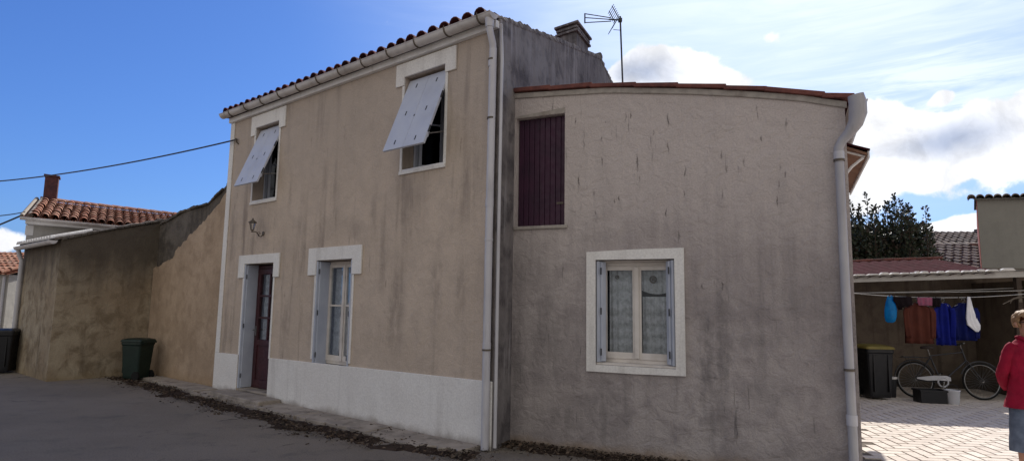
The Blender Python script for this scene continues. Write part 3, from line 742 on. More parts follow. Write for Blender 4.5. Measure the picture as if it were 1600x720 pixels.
# roof of the old house: front slope of canal tiles, back slope, chimney
SL = math.atan2(RID_Z - 5.27, RID_W + .12)
mb = MB(); tiles(mb, X0 - .02, gx - .09, -.16, 5.235, hypot(RID_Z - 5.27, RID_W + .12), SL, .215, .36, SK, 0, 11)
rf = mb.build('roof', 'tile_dark', H, recalc=False)
mb = MB()
q = [sk(X0 - .1, 4.2, 6.42), sk(gx + .0, 4.2, 6.42), sk(gx + .0, DEP + .1, 5.22), sk(X0 - .1, DEP + .1, 5.22)]
mb.raw(q + [(a, b, c - .06) for a, b, c in q], [(0, 1, 2, 3), (7, 6, 5, 4), (0, 4, 5, 1), (1, 5, 6, 2), (2, 6, 7, 3), (3, 7, 4, 0)])
mb.tube([sk(X0 - .1, 4.22, 6.44), sk(gx + .01, 4.22, 6.44)], .075, 10)
mb.build('back_slope', 'far_roof', rf)
# ragged mortar fillet along the verge of the gable
mb = MB(); rn = random.Random(8)
y = .02
for i in range(120):
    y += rn.uniform(.04, .13)
    if y > 8.3: break
    z = 5.26 + (RID_Z - 5.24) * min(y, 4.25) / 4.25 - max(0, y - 4.25) * .285
    mb.box(gx - .16, gx + .004 + rn.uniform(0, .008), y - .07, y + .07, z - .03, z + .005 + rn.uniform(0, .04), 0, Matrix(((1, SK, 0, 0), (0, 1, 0, 0), (0, 0, 1, 0), (0, 0, 0, 1))))
mb.build('verge_mortar', 'render_dark', rf, bevel=.012)
# chimney on the gable: body, three corbelled courses
mb = MB(); SKM = Matrix(((1, SK, 0, 0), (0, 1, 0, 0), (0, 0, 1, 0), (0, 0, 0, 1)))
mb.box(gx - .40, gx - .02, 2.88, 3.54, 5.9, 6.50, 0, SKM)
ch = mb.build('chimney', 'render_dark', rf, bevel=.01)
mb = MB()
for i, (e, z0) in enumerate(((.045, 6.35), (.03, 6.42), (.06, 6.485))): mb.box(gx - .40 - e, gx - .02 + e, 2.88 - e, 3.54 + e, z0, z0 + .038, 0, SKM)
mb.box(gx - .36, gx - .06, 2.95, 3.48, 6.52, 6.56, 0, SKM)
mb.build('chimney_cap', 'render_dark', ch, bevel=.006)

# gutter: half-round on brackets, falling slightly
def halfround(mb, p0, p1, r, n=12, th=.006, mi=0, segs=1, jitter=0):
    P0, P1 = Vector(p0), Vector(p1); d = (P1 - P0).normalized(); side = Vector((-d.y, d.x, 0)).normalized(); up = Vector((0, 0, 1))
    for (ra, flip) in ((r, 0), (r - th, 1)):
        vs = []
        for P in (P0, P1):
            for k in range(n + 1):
                a = pi + pi * k / n; vs.append(P + side * cos(a) * ra + up * sin(a) * ra)
        mb.raw(vs, [(k, k + 1, n + 2 + k, n + 1 + k) for k in range(n)], mi, True)
    for P in (P0, P1):      # end caps
        mb.face([P] + [P + side * cos(pi + pi * k / n) * r + up * sin(pi + pi * k / n) * r for k in range(n + 1)], mi)
    for s_ in (1, -1):
        mb.tube([P0 + side * s_ * r, P1 + side * s_ * r], .008, 6, mi)
mb = MB(); halfround(mb, (X0 - .06, -.165, 5.265), (.10, -.165, 5.245), .078)
gt = mb.build('gutter', 'gutter_plastic', H, recalc=False)
for i in range(12):
    u = -6.55 + i * .585
    mb = MB(); torus(mb, (0, 0, 0), .084, .011, 'y', 14, 6, 0, pi, 2 * pi)
    mb.tube([(-.083, 0, 0), (-.083, 0, .03)], .007, 6)
    q = mb.build('bracket', 'iron', gt, recalc=False); q.location = (u, -.165, 5.262 - i * .0015); q.rotation_euler = (0, 0, pi / 2)
# outlet and downpipe at the corner
mb = MB()
mb.tube([(.03, -.165, 5.19), (.03, -.165, 5.08)], [.06, .05], 14)
mb.tube([(.03, -.165, 5.10), (.03, -.155, 5.04), (.015, -.08, 4.90), (.01, -.065, 4.82)], .044, 14)
mb.tube([(.01, -.065, 4.84), (.0, -.065, 2.4), (.0, -.065, .02)], .047, 16)
dp = mb.build('downpipe', 'pipe_plastic', H)
for zz in (4.70, 3.95, 2.45, 1.15): 
    mb = MB(); mb.tube([(.0, -.065, zz - .012), (.0, -.065, zz + .012)], .053, 16); mb.box(-.012, .012, -.02, .0, zz - .012, zz + .012)
    mb.build('collar', 'iron' if zz != 2.45 else 'pipe_plastic', dp)
for zz in (4.66, 2.9, 1.18):
    mb = MB(); mb.tube([(.0, -.065, zz - .05), (.0, -.065, zz + .05)], .051, 16); mb.build('socket', 'pipe_plastic', dp)
mb = MB(); mb.tube([(.115, -.05, 5.14), (.075, .012, 5.02), (.092, .012, 4.7), (.088, .012, 2.4), (.088, .012, .04)], .021, 10)
mb.build('conduit', 'pipe_plastic', H)

# wall lantern over the door (its own thing: it hangs on the wall)
def lantern():
    T = thing('wall_lantern', 'small rusty iron lantern on a scrolled bracket above the red door', 'lantern', A2(-5.40, 0, 2.90), ANG_A)
    mb = MB()
    mb.tube([(0, -.0, -.05), (0, -.012, -.05)], .045, 12)
    pts = [(0, -.01, -.07 + 0), (0, -.05, -.12), (0, -.10, -.11), (0, -.13, -.06), (0, -.17, -.03), (0, -.22, -.03), (0, -.27, -.04)]
    mb.tube(pts, .011, 8)
    pts = [(0, -.10 - .035 * cos(t) * (1 - t / 9), -.06 + .035 * sin(t) * (1 - t / 9)) for t in [i * .5 for i in range(11)]]
    mb.tube(pts, .007, 6)
    mb.build('bracket', 'iron', T)
    cx, cy, cz = 0, -.25, .0
    mb = MB()
    for k in range(6):
        a = pi * k / 3; mb.tube([(cx + .03 * cos(a), cy + .03 * sin(a), cz), (cx + .062 * cos(a), cy + .062 * sin(a), cz + .15)], .005, 5)
    mb.loft([((cx, cy, cz - .02), .012, .012), ((cx, cy, cz), .036, .036), ((cx, cy, cz + .008), .036, .036)], 12)
    mb.build('cage', 'iron', T)
    mb = MB(); mb.loft([((cx, cy, cz + .15), .086, .086), ((cx, cy, cz + .16), .082, .082), ((cx, cy, cz + .20), .035, .035), ((cx, cy, cz + .215), .012, .012), ((cx, cy, cz + .235), .016, .016), ((cx, cy, cz + .25), .004, .004)], 12)
    mb.build('cap', 'iron', T)
    mb = MB(); mb.loft([((cx, cy, cz + .01), .028, .028), ((cx, cy, cz + .148), .056, .056)], 6, cap0=False, cap1=False); mb.build('pane', 'glass', T)
    T.scale = (.85, .85, .85)
lantern()

# ------------------------------------------------------------------ the annex (B)
G = thing('annex_house', 'low grey rendered annex with plum loft hatch and white-framed window', 'house', O_B, ANG_B)
TP = [(-.06, 4.43), (1.256, 4.335), (2.206, 4.19), (2.727, 4.095), (3.37, 3.96), (3.78, 3.83)]
def btop(x):
    for (a, za), (b, zb) in zip(TP, TP[1:]):
        if x <= b: return za + (zb - za) * (x - a) / (b - a)
    return TP[-1][1]
HB = [(.035, .70, 2.665, 4.075), (1.10, 2.02, 1.005, 2.225)]
mb = MB()
xs = [i * .2 for i in range(1, 19)]
wall(mb, -.06, 3.78, -.02, btop, HB, .20, xs=xs)
DB = 6.0
mb.face([(3.78, 0, -.02), (3.78, 0, 3.83), (3.78, DB, 3.83), (3.78, DB, -.02)])
mb.face([(x, DB, 0) for x in (-.06, 3.78)] + [(x, DB, btop(x)) for x in (3.78, 3.37, 2.727, 2.206, 1.256, -.06)])
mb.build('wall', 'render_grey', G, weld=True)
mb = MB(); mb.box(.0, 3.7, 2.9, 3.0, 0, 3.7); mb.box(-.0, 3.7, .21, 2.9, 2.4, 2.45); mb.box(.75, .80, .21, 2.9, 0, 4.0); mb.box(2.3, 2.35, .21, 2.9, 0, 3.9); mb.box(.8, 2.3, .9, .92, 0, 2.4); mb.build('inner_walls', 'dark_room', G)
# roof: curved deck with verge tiles laid over the front edge
mb = MB(); xs2 = [-.03] + [i * .12 for i in range(1, 32)] + [3.86]
V = []
for x in xs2:
    z = btop(min(x, 3.78)) - max(0, x - 3.78) * .3
    V += [(x, .1, z + .045), (x, DB + .1, z + .045), (x, DB + .1, z + .002), (x, .1, z + .002)]
fs = []
for i in range(len(xs2) - 1):
    a = i * 4; b = a + 4; fs += [(a, b, b + 1, a + 1), (a + 3, a + 2, b + 2, b + 3), (a, a + 3, b + 3, b), (a + 1, b + 1, b + 2, a + 2)]
fs += [(0, 1, 2, 3), (len(V) - 4, len(V) - 1, len(V) - 2, len(V) - 3)]
mb.raw(V, fs, 0, False)
r2 = mb.build('roof', 'roof_sheet', G)
rn = random.Random(5)
xa = .02; mb = MB()
while xa < 3.82:
    ln = rn.uniform(.40, .56); xb = min(xa + ln, 3.87)
    za, zb = btop(min(xa, 3.78)) + .012 + rn.uniform(0, .008), btop(min(xb, 3.78)) + .010 + rn.uniform(0, .006)
    up = .03 + rn.uniform(0, .01)
    M_ = Matrix.Identity(4)
    mb.prism([(xa - .03, za - .012), (xb, zb - .004), (xb, zb + up + .01), (xa - .03, za + up)], -.055 - rn.uniform(0, .01), .12)
    xa = xb
mb.build('verge_tile', 'verge_red', r2, bevel=.006)
mb = MB()
for i in range(len(xs)):
    a = xs[i] - .2; b = xs[i]
    mb.prism([(a, btop(a) - .075), (b, btop(b) - .075), (b, btop(b) - .004), (a, btop(a) - .004)], -.022, -.001)
mb.prism([(3.6, btop(3.6) - .075), (3.80, btop(3.78) - .075), (3.80, btop(3.78) - .004), (3.6, btop(3.6) - .004)], -.022, -.001)
mb.build('cornice', 'mortar', r2, weld=True, bevel=.01)
# hatch: plum boards in a shallow frame
mb = MB(); n = 9; a, b = .04, .695
for i in range(n):
    x0 = a + (b - a) * i / n; x1 = a + (b - a) * (i + 1) / n
    mb.box(x0 + .003, x1 - .003, .075, .10, 2.672, 4.07)
mb.box(a, b, .1, .115, 2.67, 4.07)
hd = mb.build('loft_hatch', 'hatch_plum' if 'hatch_plum' in MATS else 'door_red', G, bevel=.004)
mb = MB()
for zz in (2.95,): mb.box(.57, .66, .066, .0745, zz - .012, zz + .012)
mb.build('latch', 'iron', hd)
mb = MB(); mb.box(.015, .74, -.03, .07, 2.62, 2.664); mb.build('hatch_sill', 'mortar', G, bevel=.01)
mb = MB(); mb.prism([(.0, 4.078), (.70, 4.078), (.70, 4.15), (.0, 4.10)], -.010, -.001); mb.build('hatch_lintel', 'mortar', G)
# window with its painted surround
mb = MB()
mb.prism([(.99, .925), (1.56, .925), (1.56, 1.003), (1.10, 1.003), (1.10, 2.225), (1.56, 2.225), (1.56, 2.34), (.99, 2.32)], -.028, -.001)
mb.prism([(2.125, .935), (2.125, 2.345), (1.56, 2.34), (1.56, 2.225), (2.02, 2.225), (2.02, 1.003), (1.56, 1.003), (1.56, .925)], -.028, -.001)
mb.build('window_surround', 'white_masonry', G, weld=True)
w = casement(G, 1.105, 2.015, 1.03, 2.20, .16, bottom=.075)
mb = MB(); mb.box(1.105, 2.015, .0, .19, 1.006, 1.03); mb.build('window_sill', 'cream_paint', G, bevel=.003)
mb = MB(); mb.box(1.105, 2.015, .09, .19, 2.2, 2.222); mb.build('head_board', 'cream_paint', G, bevel=.003)
curtain(w, 1.20, 1.545, 1.13, 2.18, .24, 5, .01)
curtain(w, 1.60, 1.95, 1.13, 1.80, .24, 5, .01); curtain(w, 1.58, 1.96, 1.88, 2.18, .24, 6, .01, dip=-.05)
for (cx, cz, r) in ((1.305, 2.03, .020), (1.735, 2.0, .036)):      # little hanging ornaments behind the panes
    mb = MB(); torus(mb, (cx, .2, cz), r, r * .28, 'y', 18, 6); mb.tube([(cx, .2, cz + r), (cx, .2, 2.15)], .002, 5)
    mb.box(cx - r * .4, cx + r * .5, .195, .205, cz - r * .5, cz + r * .6)
    mb.build('ornament', 'iron', w)
s = folded_shutter(G, 1.102, 1, 1.035, 2.21, .03, .125, lean=rad(30))
s = folded_shutter(G, 2.018, -1, 1.035, 2.21, .03, .125, lean=rad(34))
# side gutter, funnel elbow and downpipe at the right corner
mb = MB(); halfround(mb, (3.90, -.10, 3.80), (3.90, DB, 3.74), .075)
g2 = mb.build('gutter', 'gutter_plastic', G, recalc=False)
mb = MB()
mb.tube([(3.87, -.16, 3.84), (3.885, -.15, 3.76), (3.885, -.13, 3.66), (3.86, -.11, 3.56), (3.80, -.085, 3.47), (3.735, -.07, 3.40), (3.70, -.068, 3.33), (3.70, -.068, 3.22)],
        [.074, .082, .084, .070, .054, .046, .046, .046], 18)
mb.tube([(3.70, -.068, 3.26), (3.70, -.068, .0)], .043, 16)
dp = mb.build('downpipe', 'pipe_grey', G)
for zz in (3.2, 1.10):
    mb = MB(); mb.tube([(3.70, -.068, zz - .012), (3.70, -.068, zz + .012)], .052, 16); mb.box(3.69, 3.71, -.02, -.002, zz - .012, zz + .012); mb.build('collar', 'iron', dp)
for zz in (3.24, .62):
    mb = MB(); mb.tube([(3.70, -.068, zz - .05), (3.70, -.068, zz + .05)], .050, 16); mb.build('socket', 'pipe_plastic', dp)

# canopy fixed to the side wall of the annex
K = thing('wall_canopy', 'small brown canopy with white edge board on the side wall past the downpipe', 'canopy', B2(3.78, .75, 3.1), ANG_B)
mb = MB(); mb.prism([(.0, .46), (.26, .34), (.26, .315), (.0, .435)], 0, 2.5); mb.build('board', 'under_brown', K)
mb = MB(); mb.prism([(.262, .28), (.28, .28), (.28, .36), (.262, .36)], -.01, 2.51); mb.build('fascia', 'white_paint', K)
mb = MB(); mb.prism([(.0, .47), (.285, .362), (.285, .378), (.0, .49)], -.03, 2.53); mb.build('cover', 'roof_sheet', K)
for yy in (.05, 2.3):
    mb = MB(); mb.tube([(.01, yy, .42), (.01, yy, .05)], .016, 6); mb.tube([(.01, yy, .08), (.10, yy, .20), (.22, yy, .30)], .016, 6); mb.tube([(.01, yy, .40), (.24, yy, .31)], .014, 6)
    mb.build('bracket', 'white_paint', K)

# television aerial: its mast rises from the roof behind the annex
T = thing('tv_antenna', 'dark television aerial on a thin mast above the annex roof', 'antenna', B2(.72, 2.95, 4.30), 0)
base = Vector(T.location)
def at(x, y, d): return Vector((0, 0, EYE)) + ray(x, y) * d - base
dd = 10.45
mb = MB(); mb.tube([(0, 0, 0), at(969, 26, dd)], .015, 8); mb.build('mast', 'dark_metal', T)
mt = at(969, 32, dd); ax = Vector((-1, -.12, 0)).normalized(); up = Vector((0, 0, 1)); sd_ = ax.cross(up)
mb = MB(); e = mt + ax * .62
for dz, o0 in ((.07, .03), (0, 0), (-.09, -.03)):
    mb.tube([mt + ax * .16 + up * o0, e + up * dz], .009, 6)
mb.tube([e + up * .075, e - up * .10], .012, 6); mb.tube([mt, mt + ax * .2], .013, 8)
mb.build('boom', 'dark_metal', T)
mb = MB()
for sgn in (1, -1):
    p0 = mt + ax * .06; p1 = mt + ax * .17 + up * sgn * .20
    for off in (-.1, .1): mb.tube([p0 + sd_ * off, p1 + sd_ * off * .9], .007, 6)
    for k in range(6):
        q = p0.lerp(p1, (k + .6) / 6); mb.tube([q - sd_ * .17, q + sd_ * .17], .0055, 5)
mb.build('reflector', 'dark_metal', T)
mb = MB(); mb.box(-.03, .03, -.03, .03, -.03, .03, 0, Matrix.Translation(mt)); mb.build('clamp', 'dark_metal', T)
mb = MB(); mb.tube([mt - up * .18, mt - up * .18 + ax * .12], .006, 6); mb.build('stub', 'dark_metal', T)

# ------------------------------------------------------------------ barn wall left of the house, and the shed
BW = thing('barn_wall', 'tall tan wall with dark cement coping joined to the left end of the beige house', 'wall', A2(X0, 0, 0), ANG_A)
mb = MB(); LN = 3.35
tp = [(-LN - .05, 3.36), (-2.8, 3.44), (-2.2, 3.56), (-1.6, 3.60), (-1.0, 3.62), (-.5, 3.80), (-.012, 3.98)]
mb.prism([(-LN - .05, -.02), (-.012, -.02)] + [(a, b) for a, b in tp[::-1]], .10, .40)
mb.build('wall', 'cement_dark', BW)
# tan coat with a ragged sloping top edge
mb = MB(); rn = random.Random(12)
ed = [(-LN + .0, 2.36), (-3.0, 2.42), (-2.65, 2.50), (-2.3, 2.58), (-2.25, 2.72), (-1.9, 2.86), (-1.5, 3.05), (-1.1, 3.22), (-.75, 3.38), (-.35, 3.60), (-.012, 3.80)]
ed2 = []
for (a, za), (b, zb) in zip(ed, ed[1:]):
    for k in range(5): t = k / 5; ed2.append((a + (b - a) * t, za + (zb - za) * t + rn.uniform(-.03, .03)))
ed2.append(ed[-1])
for (a, za), (b, zb) in zip(ed2, ed2[1:]):
    mb.raw([(a, .03, -.02), (b, .03, -.02), (b, .03, zb), (a, .03, za), (a, .099, za), (b, .099, zb)], [(0, 1, 2, 3), (3, 2, 5, 4)])
mb.build('tan_coat', 'render_tan', BW, weld=True)
mb = MB(); rn = random.Random(2)
for (a, za), (b, zb) in zip(tp, tp[1:]):
    n = max(2, int((b - a) / .16))
    for k in range(n):
        t0, t1 = k / n, (k + 1) / n; j = rn.uniform(0, .035)
        mb.prism([(a + (b - a) * t0, za + (zb - za) * t0 - .02), (a + (b - a) * t1 - .004, za + (zb - za) * t1 - .02), (a + (b - a) * t1 - .004, za + (zb - za) * t1 + .02 + j), (a + (b - a) * t0, za + (zb - za) * t0 + .02 + j * .6)], .06 + rn.uniform(-.02, .02), .44)
mb.build('coping', 'cement_dark', BW, bevel=.012)

SH = thing('stone_shed', 'brown stained shed whose blind gable faces the yard corner with the green bin', 'shed', A2(X0 - LN, 0, 0), ANG_A)
# local: +y back, x to the right. gable plane at x = -0.02, running from y=.1 forwards to y=-1.72
mb = MB(); GX = -.02
gp = [(.45, -.02), (.45, 3.50), (.15, 3.46), (-.4, 3.30), (-1.1, 3.08), (-1.74, 2.86), (-1.76, -.02)]
v0 = [(GX, y, z) for y, z in gp]; v1 = [(GX - 2.75, y, z) for y, z in gp]; k = len(gp)
mb.raw(v0 + v1, [tuple(range(k)), tuple(range(2 * k - 1, k - 1, -1))] + [(i, i + k, (i + 1) % k + k, (i + 1) % k) for i in range(k)])
mb.build('wall', 'render_stained', SH)
mb = MB(); rn = random.Random(9)
for (a, za), (b, zb) in zip(gp[1:5], gp[2:6]):
    n = 6
    for q in range(n):
        t0, t1 = q / n, (q + 1) / n; j = rn.uniform(0, .03); a0, a1 = a + (b - a) * t0, a + (b - a) * t1; z0, z1 = za + (zb - za) * t0, za + (zb - za) * t1
        vs = [(GX - .22, a0, z0 + .002), (GX + .03 + j * .5, a0, z0 - .02), (GX + .03 + j * .5, a1 + .005, z1 - .02), (GX - .22, a1 + .005, z1 + .002)]
        mb.raw(vs + [(x, y, z + .035 + j) for x, y, z in vs], [(3, 2, 1, 0), (4, 5, 6, 7), (0, 1, 5, 4), (1, 2, 6, 5), (2, 3, 7, 6), (3, 0, 4, 7)])
cp = mb.build('coping', 'cement_dark', SH, bevel=.012)
mb = MB(); q = [(GX + .0, .45, 3.50), (GX + .0, -1.85, 2.84), (GX - 2.75, -1.85, 2.84), (GX - 2.75, .45, 3.50)]
mb.raw([(x, y, z + .05) for x, y, z in q] + q, [(0, 1, 2, 3), (7, 6, 5, 4), (0, 4, 5, 1), (1, 5, 6, 2), (2, 6, 7, 3), (3, 7, 4, 0)])
mb.build('roof', 'tile_grey', SH)
mb = MB()
for i in range(14):
    x = GX - .12 - i * .195; vs = []
    for yy in (-1.92, -1.2):
        for kk in range(7): th = pi * kk / 6; vs.append((x + cos(th) * .085, yy, 2.86 + sin(th) * .07 + (yy + 1.92) * .30))
    mb.raw(vs, [(kk, kk + 1, 8 + kk, 7 + kk) for kk in range(6)]); mb.face([vs[kk] for kk in range(7)])
mb.build('eave_tile', 'mortar_pale', SH, recalc=False)
mb = MB(); halfround(mb, (GX - 2.72, -1.90, 2.80), (GX + .08, -1.90, 2.82), .07); g3 = mb.build('gutter', 'gutter_plastic', SH, recalc=False)
mb = MB(); mb.tube([(GX - 2.6, -1.90, 2.75), (GX - 2.62, -1.86, 2.62), (GX - 2.62, -1.81, 2.5), (GX - 2.62, -1.81, .02)], .045, 12); mb.build('downpipe', 'pipe_plastic', SH)

# ------------------------------------------------------------------ green bin in the corner
def bin_(name, label, loc, rz, body, lid, hh=.93, group=None):
    T = thing(name, label, 'bin', loc, rz, group)
    mb = MB(); n = 16
    def ring(z, hx, hy, r=.05):
        out = []
        for cx, cy, a0 in ((hx - r, hy - r, 0), (-hx + r, hy - r, pi / 2), (-hx + r, -hy + r, pi), (hx - r, -hy + r, 3 * pi / 2)):
            for k in range(4): a = a0 + pi / 2 * k / 3; out.append((cx + r * cos(a), cy + r * sin(a), z))
        return out
    R_ = [ring(.04, .19, .21), ring(.10, .20, .22), ring(hh - .12, .235, .265), ring(hh - .10, .25, .28), ring(hh - .04, .25, .28)]
    vs = sum(R_, []); mb.raw(vs, [(i * n + k, i * n + (k + 1) % n, (i + 1) * n + (k + 1) % n, (i + 1) * n + k) for i in range(len(R_) - 1) for k in range(n)] + [tuple(range(n))[::-1]])
    for s_ in (-1, 1): mb.box(s_ * .13 - .012, s_ * .13 + .012, -.275, -.22, .15, hh - .14)
    mb.build('body', body, T, bevel=.006)
    mb = MB(); R_ = [ring(hh - .04, .265, .30), ring(hh - .02, .265, .30), ring(hh + .01, .245, .28), ring(hh + .035, .16, .20)]
    vs = sum(R_, []); mb.raw(vs, [(i * n + k, i * n + (k + 1) % n, (i + 1) * n + (k + 1) % n, (i + 1) * n + k) for i in range(len(R_) - 1) for k in range(n)] + [tuple(range(n))[::-1], tuple(range(3 * n, 4 * n))])
    l = mb.build('lid', lid, T, bevel=.005)
    mb = MB(); mb.tube([(-.2, .33, hh - .05), (.2, .33, hh - .05)], .016, 8)
    for s_ in (-.2, .2): mb.tube([(s_, .26, hh - .06), (s_, .33, hh - .05)], .014, 8)
    mb.build('handle', body, T)
    for s_ in (-1, 1):
        mb = MB(); mb.tube([(s_ * .215, .20, .10), (s_ * .25, .20, .10)], .10, 20); w = mb.build('wheel', 'rubber', T)
    mb = MB(); mb.tube([(-.23, .2, .1), (.23, .2, .1)], .012, 8); mb.build('axle', 'dark_metal', T)
    return T
bin_('wheelie_bin', 'dark green wheelie bin in the corner of the brown shed and the tan wall', A2(-9.45, -.42, 0), ANG_A - rad(62), 'green_plastic', 'green_plastic', .88).scale = (.86, .86, .93)

# ------------------------------------------------------------------ house with the tiled roof behind the shed (E)
E_ = thing('tiled_house', 'house behind the shed with a terracotta tiled roof and a brick chimney', 'house', A2(-13.15, -1.72, 0), ANG_A + pi / 2)
# local x: along A's depth (from the street backwards), local y: away from us to the left (-u)
EW, ED = 6.6, 5.6; ez, er = 3.50, 4.32
mb = MB()
mb.box(0, EW, 0, ED, 0, ez)
mb.prism([(0, 0), (0.001, 0), (0.001, 0), (0, 0)], 0, 0)
mb.build('wall', 'render_pale', E_)
mb = MB()
vs = [(x, y, z) for x in (0, EW) for y, z in ((0, ez), (ED / 2, er - .05), (ED, ez))]
mb.raw(vs, [(0, 1, 2), (3, 5, 4), (0, 3, 4, 1), (1, 4, 5, 2)]); mb.build('gable', 'render_pale', E_)
sl_ = math.atan2(er - ez, ED / 2 + .2)
mb = MB(); tiles(mb, .02, EW, -.22, ez + .02, hypot(ED / 2 + .22, er - ez), sl_, .20, .33, 0, 0, 21)
rf = mb.build('roof', 'tile_terracotta', E_, recalc=False)
mb = MB(); vs = [(-.05, ED / 2, er + .01), (EW, ED / 2, er + .01), (EW, ED + .2, ez), (-.05, ED + .2, ez)]
mb.raw(vs + [(a, b, c - .08) for a, b, c in vs], [(0, 1, 2, 3), (7, 6, 5, 4), (0, 4, 5, 1), (1, 5, 6, 2), (2, 6, 7, 3), (3, 7, 4, 0)]); mb.build('back_slope', 'far_roof', rf)
mb = MB()
for i in range(19):
    x = -.02 + i * .35; vs = []
    for q, r in ((x, .10), (x + .37, .085)):
        for kk in range(7): th = pi * kk / 6; vs.append((q, ED / 2 + cos(th) * r, er + .03 + sin(th) * r))
    mb.raw(vs, [(kk, kk + 1, 8 + kk, 7 + kk) for kk in range(6)]); mb.face(vs[:7])
mb.build('ridge', 'tile_terracotta', rf, recalc=False)
mb = MB()     # mortared verge on the street side
for sgn in (0, 1):
    p = [(-.10, -.2, ez + .04), (-.10, ED / 2, er + .05)] if sgn == 0 else [(-.10, ED / 2, er + .05), (-.10, ED + .2, ez + .04)]
    mb.tube(p, .05, 8)
    mb.tube([(a + .15, b, c + .03) for a, b, c in p], .06, 8)
mb.build('verge', 'tile_verge', rf)
mb = MB(); mb.box(.05, .36, ED / 2 - .25, ED / 2 + .12, er - .2, er + .68); c_ = mb.build('chimney', 'chimney_brick', rf, bevel=.01)
mb = MB(); mb.box(.02, .39, ED / 2 - .28, ED / 2 + .15, er + .68, er + .73); mb.build('chimney_cap', 'chimney_brick', c_, bevel=.008)
mb = MB(); mb.box(-.02, EW, -.24, -.205, ez - .12, ez + .01); mb.box(-.02, EW, -.20, -.01, ez - .13, ez - .115); mb.build('fascia', 'white_paint', E_)
mb = MB(); mb.box(-.025, .13, -.02, -.002, ez - .38, ez - .14); mb.build('corner_block', 'white_paint', E_)
mb = MB(); halfround(mb, (-.12, -.3, ez + .0), (EW, -.3, ez + .01), .0601); mb.build('gutter', 'gutter_plastic', E_, recalc=False)

def shear_children(o, k):
    for c in COL.objects:
        if c.type == 'MESH' and (c.parent == o or (c.parent and c.parent.parent == o) or (c.parent and c.parent.parent and c.parent.parent.parent == o)):
            c.data.transform(Matrix(((1, k, 0, 0), (0, 1, 0, 0), (0, 0, 1, 0), (0, 0, 0, 1))))
shear_children(E_, .30)

# ------------------------------------------------------------------ the last house down the street (F)
pF = Vector((-16.1, 19.4, 0)); 
Fh = thing('far_house', 'low house at the far left edge with tiled roof and dark red shutter', 'house', pF, rad(-8))
mb = MB(); mb.box(-6, .15, 0, 5, 0, 2.35); mb.build('wall', 'render_pale', Fh)
mb = MB(); tiles(mb, -6, .2, -.2, 2.36, 2.9, rad(17), .22, .35, 0, 0, 31); rf = mb.build('roof', 'tile_terracotta', Fh, recalc=False)
mb = MB(); vs = [(-6.1, 2.55, 3.2), (.3, 2.55, 3.2), (.3, 5.2, 2.35), (-6.1, 5.2, 2.35)]
mb.raw(vs + [(a, b, c - .08) for a, b, c in vs], [(0, 1, 2, 3), (7, 6, 5, 4), (0, 4, 5, 1), (1, 5, 6, 2), (2, 6, 7, 3), (3, 7, 4, 0)]); mb.build('back_slope', 'far_roof', rf)
mb = MB(); mb.box(-1.55, -.12, -.05, -.002, 1.95, 2.14); mb.box(-.30, -.12, -.05, -.002, .85, 1.95); mb.box(-1.55, -1.37, -.05, -.002, .85, 1.95); mb.box(-1.6, -.08, -.09, -.002, .72, .85)
w = mb.build('window_surround', 'white_paint', Fh)
mb = MB(); mb.box(-1.37, -.30, -.03, -.004, .86, 1.94); mb.build('shutter', 'door_red', Fh)
mb = MB(); mb.tube([(.06, -.07, 2.3), (.06, -.07, .02)], .04, 10); mb.build('downpipe', 'pipe_plastic', Fh)
mb = MB(); mb.tube([(-6, -.06, .55), (.1, -.06, .55)], .012, 6); mb.build('wall_cable', 'pipe_plastic', Fh)
q = Vector((0, 0, EYE)) + ray(5, 585) * 1.0; d_ = ray(5, 582); tt = -EYE / d_.z; P = Vector((0, 0, EYE)) + d_ * tt
bin_('wheelie_bin', 'black wheelie bin at the left edge beyond the shed', (P.x - .05, P.y, 0), rad(20), 'black_plastic', 'black_plastic', .93)

# ------------------------------------------------------------------ cables
def cable(name, p0, p1, sag, r, label, cat='cable', n=40):
    mb = MB(); P0, P1 = Vector(p0), Vector(p1)
    mb.tube([P0.lerp(P1, i / n) - Vector((0, 0, sag * 4 * (i / n) * (1 - i / n))) for i in range(n + 1)], r, 6)
    return tag(mb.build(name, 'dark_metal'), label, cat)
hook = A2(-6.57, -.03, 4.75)
far = Vector((0, 0, EYE)) + ray(-330, 262) * 22
o = cable('overhead_cable', hook, far, .75, .016, 'thick black cable sagging from the beige house across the sky')
mb = MB(); h0 = A2(-6.57, -.0, 4.66); mb.tube([A2(-6.55, .0, 4.66), A2(-6.55, -.05, 4.70), A2(-6.555, -.06, 4.76), hook, A2(-6.62, -.03, 4.755)], .014, 8)
tag(mb.build('cable_hook', 'iron'), 'small black hook holding the sagging cable at the corner of the beige house', 'hook')
ec = A2(-13.2, -1.78, 3.62); f2 = Vector((0, 0, EYE)) + ray(-260, 430) * 15; f3 = Vector((0, 0, EYE)) + ray(-220, 260) * 16
cable('overhead_cable', ec, f2, .15, .022, 'thick lower cable reaching the verge of the tiled house from the left')
cable('overhead_cable', ec + Vector((0, 0, .05)), f3, .55, .012, 'thin upper cable looping to the verge of the tiled house')

